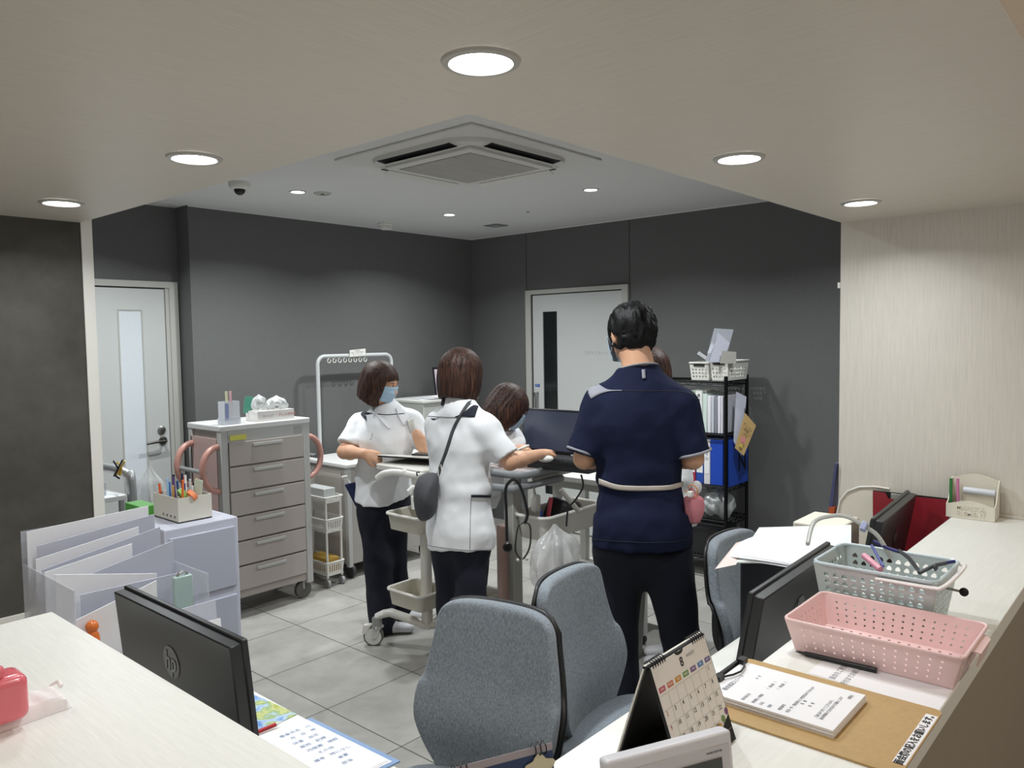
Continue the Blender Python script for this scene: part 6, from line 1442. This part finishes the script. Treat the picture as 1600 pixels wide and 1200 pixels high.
def dline(root, tu, pts, w, name, m, n=24, off=.001, th=.0015):
    A, B = [], []
    for i, p in enumerate(pts):
        q = Vector((*pts[min(i+1, len(pts)-1)], 0))-Vector((*pts[max(i-1, 0)], 0)); q.normalize(); nx = Vector((-q.y, q.x, 0))*w/2
        A.append((p[0]+nx.x, p[1]+nx.y)); B.append((p[0]-nx.x, p[1]-nx.y))
    return decal(root, tu, A, B, n, 3, name, m, off, th)
def az(a): return (math.cos(math.radians(a)), math.sin(math.radians(a)), 0)

# man in navy, seen from behind
J = dict(head=atd(986, 523, 3.07), neck=atd(1000, 590, 3.02), chest=atd(1001, 662, 3.02), waist=atd(999, 758, 3.01), hip=atd(1003, 835, 3.0),
         shL=atd(940, 631, 3.04), shR=atd(1062, 634, 2.97), elL=atd(913, 716, 3.03), elR=atd(1082, 716, 2.97), wrL=atd(948, 712, 3.27), wrR=atd(1045, 712, 3.25),
         hpL=atd(967, 868, 3.02), hpR=atd(1042, 868, 2.98), knL=atd(966, 1000, 3.03), knR=atd(1063, 1000, 2.97), anL=atz(976, 1148, .095), anR=atz(1072, 1150, .095))
f50 = Vector(az(48)); r50 = Vector((f50.y, -f50.x, 0))
man, tu = person('man in a navy tunic seen from behind with a pink pouch at his belt', J, (2.55, 1.66, 0), hframe(62, -14), f50, 'short', HAIRK, TUNIC_N, 1.03, hem=.835, bulk=1.12,
    hands=(('L', (f50*.3+r50*.9), (0, 0, -1), -1, .6), ('R', (f50*.3-r50*.9), (0, 0, -1), 1, .6)), mask=MASKB, sleeve=.93, wst=.160, hipw=.188, chest=.195, seed=2, cuff=GREYT, collar=GREYT, ncut=.36, pr=(.102, .070, .072), shoe=None)
decal(man, tu, [(916, 606), (932, 600), (950, 609), (972, 610)], [(924, 624), (936, 617), (952, 612), (972, 611)], 22, 6, 'shoulder_patch', GREYT)
dline(man, tu, [(968, 610), (1000, 611), (1040, 611), (1066, 612), (1085, 617)], 1.2, 'back_seam', NAVYT, 30, .0008, .001)
0 and decal(man, tu, [(966, 583), (985, 574), (1002, 571), (1020, 573), (1030, 580)], [(966, 577), (985, 568), (1002, 566), (1020, 568), (1028, 574)], 26, 3, 'collar_band', GREYT)
dline(man, tu, [(1005, 578), (1006, 592)], 5.5, 'hanger_loop', GREYT, 8, .004, .003)
decal(man, tu, [(938, 748), (965, 757), (1000, 759), (1040, 758), (1068, 752)], [(938, 756), (965, 765), (1000, 767), (1040, 766), (1068, 760)], 40, 4, 'belt', mat('belt_grey', '#b7aea4', .7, noise=None), .006, .004)
dline(man, tu, [(926, 843), (965, 846), (1010, 848), (1050, 847), (1080, 843)], 1.2, 'hem_seam', NAVYT, 30, .0008, .001)

# nurse with the shoulder bag, seen from behind
J = dict(head=atd(722, 584, 3.52), neck=atd(717, 636, 3.48), chest=atd(716, 690, 3.52), waist=atd(718, 765, 3.52), hip=atd(720, 830, 3.52),
         shL=atd(686, 662, 3.60), shR=atd(760, 668, 3.43), elL=atd(715, 716, 3.85), elR=atd(797, 722, 3.42), wrL=atd(775, 712, 3.95), wrR=atd(846, 709, 3.70),
         hpL=atd(703, 850, 3.57), hpR=atd(736, 850, 3.49), knL=atd(705, 942, 3.57), knR=atd(735, 945, 3.47), anL=atd(705, 1056, 3.57), anR=atd(736, 1060, 3.47))
f15 = Vector(az(2)); 
nb_, tu = person('woman in a white tunic seen from behind with a grey shoulder bag', J, (2.50, 2.50, 0), hframe(8, -12), f15, 'bob', HAIRB, TUNIC_W, .98, hem=.685, hemn=tuple(-_f*.12+Vector((0, 0, -1))), bulk=.96, collar=NAVYT, ncut=.50,
    hands=(('R', (Vector(az(20))), (0, 0, -1), -1, .35), ('L', Vector(az(-10)), (0, 0, -1), 1, .5)), mask=MASKW, sleeve=.86, wst=.142, hipw=.160, chest=.152, seed=5, pr=(.084, .070, .064))
decal(nb_, tu, [(711, 651), (724, 645), (738, 634), (747, 635)], [(713, 652), (725, 651), (735, 652), (742, 652)], 18, 8, 'shoulder_patch', NAVYT)
dline(nb_, tu, [(663, 650), (680, 651), (700, 652), (715, 652)], 1.1, 'back_seam', GREYT, 24, .0008, .001)
0 and decal(nb_, tu, [(687, 623), (700, 620), (715, 620), (728, 624)], [(687, 619), (700, 616), (715, 616), (728, 620)], 16, 3, 'collar_band', NAVYT)
dline(nb_, tu, [(694, 623), (692, 634)], 4, 'hanger_loop', NAVYT, 6, .004, .003)
decal(nb_, tu, [(736, 773), (750, 773), (774, 774)], [(736, 777), (750, 777), (774, 778)], 16, 3, 'pocket_trim', NAVYT)
dline(nb_, tu, [(736, 778), (735, 810), (734, 858)], 1.1, 'side_seam', GREYT, 24, .0008, .001)
dline(nb_, tu, [(668, 852), (700, 857), (735, 860), (768, 859)], .9, 'hem_seam', GREYT, 24, .0008, .001)
# shoulder bag: strap over her right shoulder
M_bag = mat('bag_grey', '#4b4c50', .75, noise=None, bump=(30, .4), bdist=.008)
bagt = thing('shoulder_bag', 'dark grey crossbody bag hanging at the left hip of the nurse seen from behind', 'bag', tuple(atd(668, 815, 3.45)))
V, Q = _bvh[tu.name]; bv = _bt[tu.name]
stp = crom([(733, 628, 0), (722, 645, 0), (710, 668, 0), (700, 700, 0), (690, 728, 0), (685, 745, 0)], 6); lp, rp_ = [], []
for q in stp:
    h = bv.ray_cast(EYE, ray(q.x, q.y).normalized()); c = (h[0]+h[1]*.005) if h[0] is not None else atd(q.x, q.y, 3.42); lp.append(c)
mb = MB(); mb.add([c+_r*.009+_u*.004 for c in lp]+[c-_r*.009-_u*.004 for c in lp], [(i, i+1, len(lp)+i+1, len(lp)+i) for i in range(len(lp)-1)]); part(mb, 'strap', M_bag, bagt, thick=.003, smooth=True)
bo = [(652, 742), (668, 738), (682, 738), (687, 746), (684, 770), (685, 795), (676, 812), (662, 818), (652, 815), (646, 796), (643, 768)]
bc_ = (664, 778); mb = MB(); fr_ = [atd(x, y, 3.40) for x, y in bo]; mid = atd(*bc_, 3.33); bkk = atd(*bc_, 3.47)
N = len(bo); ring1 = [p.lerp(mid, .25)-_f*.018 for p in fr_]; ring2 = [p.lerp(mid, .6)-_f*.012 for p in fr_]; ring0b = [p+_f*.05 for p in fr_]
mb.add(fr_+ring1+ring2+[mid]+ring0b+[bkk], [(i, (i+1) % N, N+(i+1) % N, N+i) for i in range(N)]+[(N+i, N+(i+1) % N, 2*N+(i+1) % N, 2*N+i) for i in range(N)]+[(2*N+i, 2*N+(i+1) % N, 3*N) for i in range(N)]+[((i+1) % N, i, 3*N+1+i, 3*N+1+(i+1) % N) for i in range(N)]+[(3*N+1+(i+1) % N, 3*N+1+i, 4*N+1) for i in range(N)])
ob = part(mb, 'pouch', M_bag, bagt, sub=1, smooth=True)
for e in ob.data.edges: e.use_edge_sharp = False
part(MB().tube([atd(685, 744, 3.385), atd(684, 730, 3.39), atd(689, 726, 3.39), atd(691, 740, 3.385)], .002, 6), 'buckle', M_whitep, bagt)
part(MB().tube([atd(652, 744, 3.39), atd(651, 738, 3.39), atd(656, 738, 3.39)], .004, 6), 'strap_tab', M_bag, bagt)
# spray bottle in the trolley beside the bag
sb = thing('spray_bottle', 'white spray nozzle sticking up beside the grey shoulder bag', 'bottle', tuple(atd(645, 770, 3.75)))
part(MB().tube([atd(648, 795, 3.75), atd(646, 775, 3.75)], [.016, .013], 10), 'bottle_neck', M_whitep, sb); part(MB().tube([atd(637, 768, 3.74), atd(645, 761, 3.75), atd(652, 763, 3.76)], [.008, .012, .010], 10), 'nozzle_head', M_whitep, sb)

# nurse holding the tray, facing us
f80 = Vector(az(-84)); r80 = Vector((f80.y, -f80.x, 0))
J = dict(head=atd(595, 597, 4.36), neck=atd(608, 644, 4.42), chest=atd(603, 684, 4.44), waist=atd(600, 738, 4.47), hip=atd(600, 785, 4.47),
         shR=atd(563, 662, 4.46), shL=atd(642, 658, 4.50), elR=atd(538, 706, 4.36), elL=atd(672, 704, 4.45), wrR=atd(569, 709, 4.20), wrL=atd(652, 680, 4.28),
         hpR=atd(586, 808, 4.44), hpL=atd(616, 806, 4.50), knR=atd(590, 880, 4.42), knL=atd(615, 872, 4.52), anR=atd(598, 972, 4.36), anL=atd(622, 955, 4.52))
na_, tu = person('woman in a white tunic and blue mask holding a flat tray, facing the counter', J, (2.80, 3.40, 0), hframe(-68, -24), f80, 'bob', HAIRB, TUNIC_W, .98, hem=.745, hemn=(.15, .1, -1), bulk=1.05, collar=TUNIC_W, ncut=.48,
    hands=(('R', (_r*.95-_u*.25), (_f*.9-_u*.5), -1, 1.1), ('L', (_r*.35-_u*.8), (_f*.8), 1, .7)), mask=MASKB, sleeve=.80, wst=.172, hipw=.178, chest=.182, seed=9, pr=(.088, .080, .080), shoe={'L': az(-50), 'R': az(-50)})
decal(na_, tu, [(552, 636), (565, 641), (577, 645), (584, 646)], [(556, 640), (566, 645), (572, 648), (575, 648)], 14, 5, 'shoulder_patch', NAVYT)
dline(na_, tu, [(590, 647), (605, 648), (620, 647), (632, 646)], 1.2, 'chest_seam', NAVYT, 20, .0008, .001)
dline(na_, tu, [(562, 622), (575, 637), (590, 652), (604, 668), (610, 670)], 1.6, 'lanyard', mat('lanyard_white', '#c9ccd4', .6, noise=None), 24, .004, .002)
dline(na_, tu, [(618, 638), (624, 655), (632, 664), (640, 655)], 1.6, 'lanyard', mat('lanyard_white', ''), 20, .004, .002)
decal(na_, tu, [(634, 656), (640, 655), (645, 653)], [(640, 676), (644, 675), (648, 670)], 8, 8, 'name_badge', plain('#d4d6cf', .3), .008, .002)
tr_ = thing('tray', 'thin white tray with a dark underside held by the nurse facing the counter', 'tray', tuple(atd(628, 712, 4.12)))
ta1, tb1 = atd(590, 712, 4.17), atd(680, 714, 4.02); tw_ = Vector((.62, .52, 0)).normalized(); zt_ = ta1.z
rot = (tb1-ta1); rot.z = 0; rot.normalize(); nrm = Vector((-rot.y, rot.x, 0))
q_ = [ta1, ta1+rot*.36, ta1+rot*.36+nrm*.24, ta1+nrm*.24]; q_ = [Vector((p.x, p.y, zt_-(.034 if i > 1 else 0))) for i, p in enumerate(q_)]
part(MB().plate(q_, .006), 'tray_plate', M_whitep, tr_, bev=.002); part(MB().plate([p-Vector((0, 0, .0065)) for p in q_], .006), 'dark_underside', M_black, tr_)
single(MB().plate([Vector((p.x, p.y, zt_+.008)) for p in (ta1+rot*.20+nrm*.02, ta1+rot*.33+nrm*.03, ta1+rot*.32+nrm*.10, ta1+rot*.19+nrm*.09)], .008), 'black_phone', M_black, 'black handheld device lying on the white tray', 'device', tuple(ta1+rot*.25))
ph = thing('hip_pouch', 'navy pouch with a white bottle at the right hip of the nurse holding the tray', 'pouch', tuple(atd(552, 770, 4.40)))
part(MB().hexa([atd(556, 792, 4.40), atd(566, 794, 4.40), atd(566, 794, 4.50), atd(556, 792, 4.50)], [atd(538, 757, 4.36), atd(560, 752, 4.38), atd(560, 752, 4.50), atd(538, 757, 4.48)]), 'pouch', mat('pouch_navy', '#1a2550', .7, noise=None), ph, bev=.008)
part(MB().tube([atd(546, 760, 4.42), atd(541, 750, 4.42)], [.018, .013], 10), 'bottle', M_whitep, ph); part(MB().tube([atd(534, 746, 4.42), atd(543, 745, 4.42)], [.007, .010], 8), 'bottle_nozzle', M_whitep, ph)

# nurse bending over the cart
f20 = Vector(az(-18))
J = dict(head=atd(795, 636, 4.02), neck=atd(766, 662, 4.10), chest=atd(784, 700, 4.14), waist=atd(755, 756, 4.22), hip=atd(735, 800, 4.26),
         shR=atd(772, 682, 4.02), shL=atd(800, 684, 4.26), elR=atd(782, 712, 3.92), elL=atd(800, 712, 4.22), wrR=atd(800, 703, 3.98), wrL=atd(826, 712, 4.08),
         hpL=atd(742, 812, 4.32), hpR=atd(730, 815, 4.20), knL=atd(742, 885, 4.32), knR=atd(730, 890, 4.20), anL=atd(742, 978, 4.32), anR=atd(728, 985, 4.20))
nc_, tu = person('woman with a brown bob bending low over the grey computer cart', J, (2.95, 2.95, 0), hframe(-25, -42), (f20+Vector((0, 0, -.5))), 'bob', HAIRB, TUNIC_W, .98, hem=.72, bulk=.9,
    hands=(('R', (_r*.9+_u*.1), (_f*.4-_u*.9), -1, .9),), mask=MASKB, sleeve=.6, wst=.13, hipw=.15, chest=.14, seed=12, pr=(.085, .07, .065))
single(MB().tube([atd(806, 704, 3.93), atd(826, 696, 3.98)], .006, 8), 'white_marker', M_whitep, 'white marker in the hand of the bending nurse', 'pen', tuple(atd(806, 704, 3.93)))
# person mostly hidden behind the man
f13 = Vector(az(130))
J = dict(head=atd(1009, 578, 3.92), neck=atd(1030, 622, 3.92), chest=atd(1046, 665, 3.92), waist=atd(1050, 740, 3.92), hip=atd(1052, 800, 3.92),
         shR=atd(1046, 648, 4.06), shL=atd(1044, 648, 3.78), elR=atd(1035, 720, 4.08), elL=atd(1032, 720, 3.80), wrR=atd(1000, 700, 4.05), wrL=atd(1000, 700, 3.82),
         hpR=atd(1055, 820, 3.98), hpL=atd(1055, 820, 3.86), knR=atd(1058, 910, 3.98), knL=atd(1060, 915, 3.86), anR=atd(1060, 1005, 3.98), anL=atd(1062, 1015, 3.86))
person('person with glossy dark brown hair almost hidden behind the man in navy', J, (3.45, 1.95, 0), hframe(120, -15), f13, 'bob', HAIRB, TUNIC_W, .98, hem=.70, bulk=.9, hands=(('L', f13, (0, 0, -1), 1, .4), ('R', f13, (0, 0, -1), -1, .4)), mask=MASKW, sleeve=.7, wst=.12, hipw=.13, chest=.13, seed=14, pr=(.08, .07, .062))
# pink pouch at the man's belt
pp = thing('pink_pouch', 'pink cloth pouch with an orange cord hanging at the belt of the man in navy', 'pouch', tuple(atd(1083, 790, 2.98)))
prg = MB(); c0 = atd(1083, 787, 2.96)
def ppf(u, v):
    a = 2*PI*u; z = -.075+.135*v; r = .036*(math.sin(PI*min(1, .12+v*.80))**.6)*(1+.10*math.sin(3*a+1)+.06*math.sin(7*a+3*v)); 
    if v > .72: r *= 1-.55*math.sin(min(1, (v-.72)/.14)*PI/2)+.5*max(0, (v-.86)/.14)
    return c0+_r*r*math.cos(a)*1.05+_f*r*math.sin(a)*.7+Vector((0, 0, z))
prg.grid(ppf, 40, 24, closeu=True); part(prg, 'pouch_body', mat('pouch_pink', '#df8f9a', .8, noise=None, bump=(60, .3)), pp, thick=.001, smooth=True)
part(MB().tube(crom([atd(1074, 762, 2.93), atd(1082, 757, 2.92), atd(1090, 766, 2.92), atd(1088, 776, 2.93), atd(1078, 772, 2.92), atd(1070, 766, 2.93)], 5), .0022, 6), 'orange_cord', mat('cord_orange', '#f0a050', .6, noise=None), pp)
part(MB().box(atd(1079, 772, 2.915), (.022, .016, .022)), 'white_clip', M_whitep, pp, bev=.003)
single(MB().sph(atd(1088, 762, 2.97), .030, 14, (1, .6, .9)), 'tissue_wad', plain('#dfdfe2', .8), 'crumpled white tissue stuffed behind the pink pouch', 'tissue', tuple(atd(1088, 762, 2.97)))
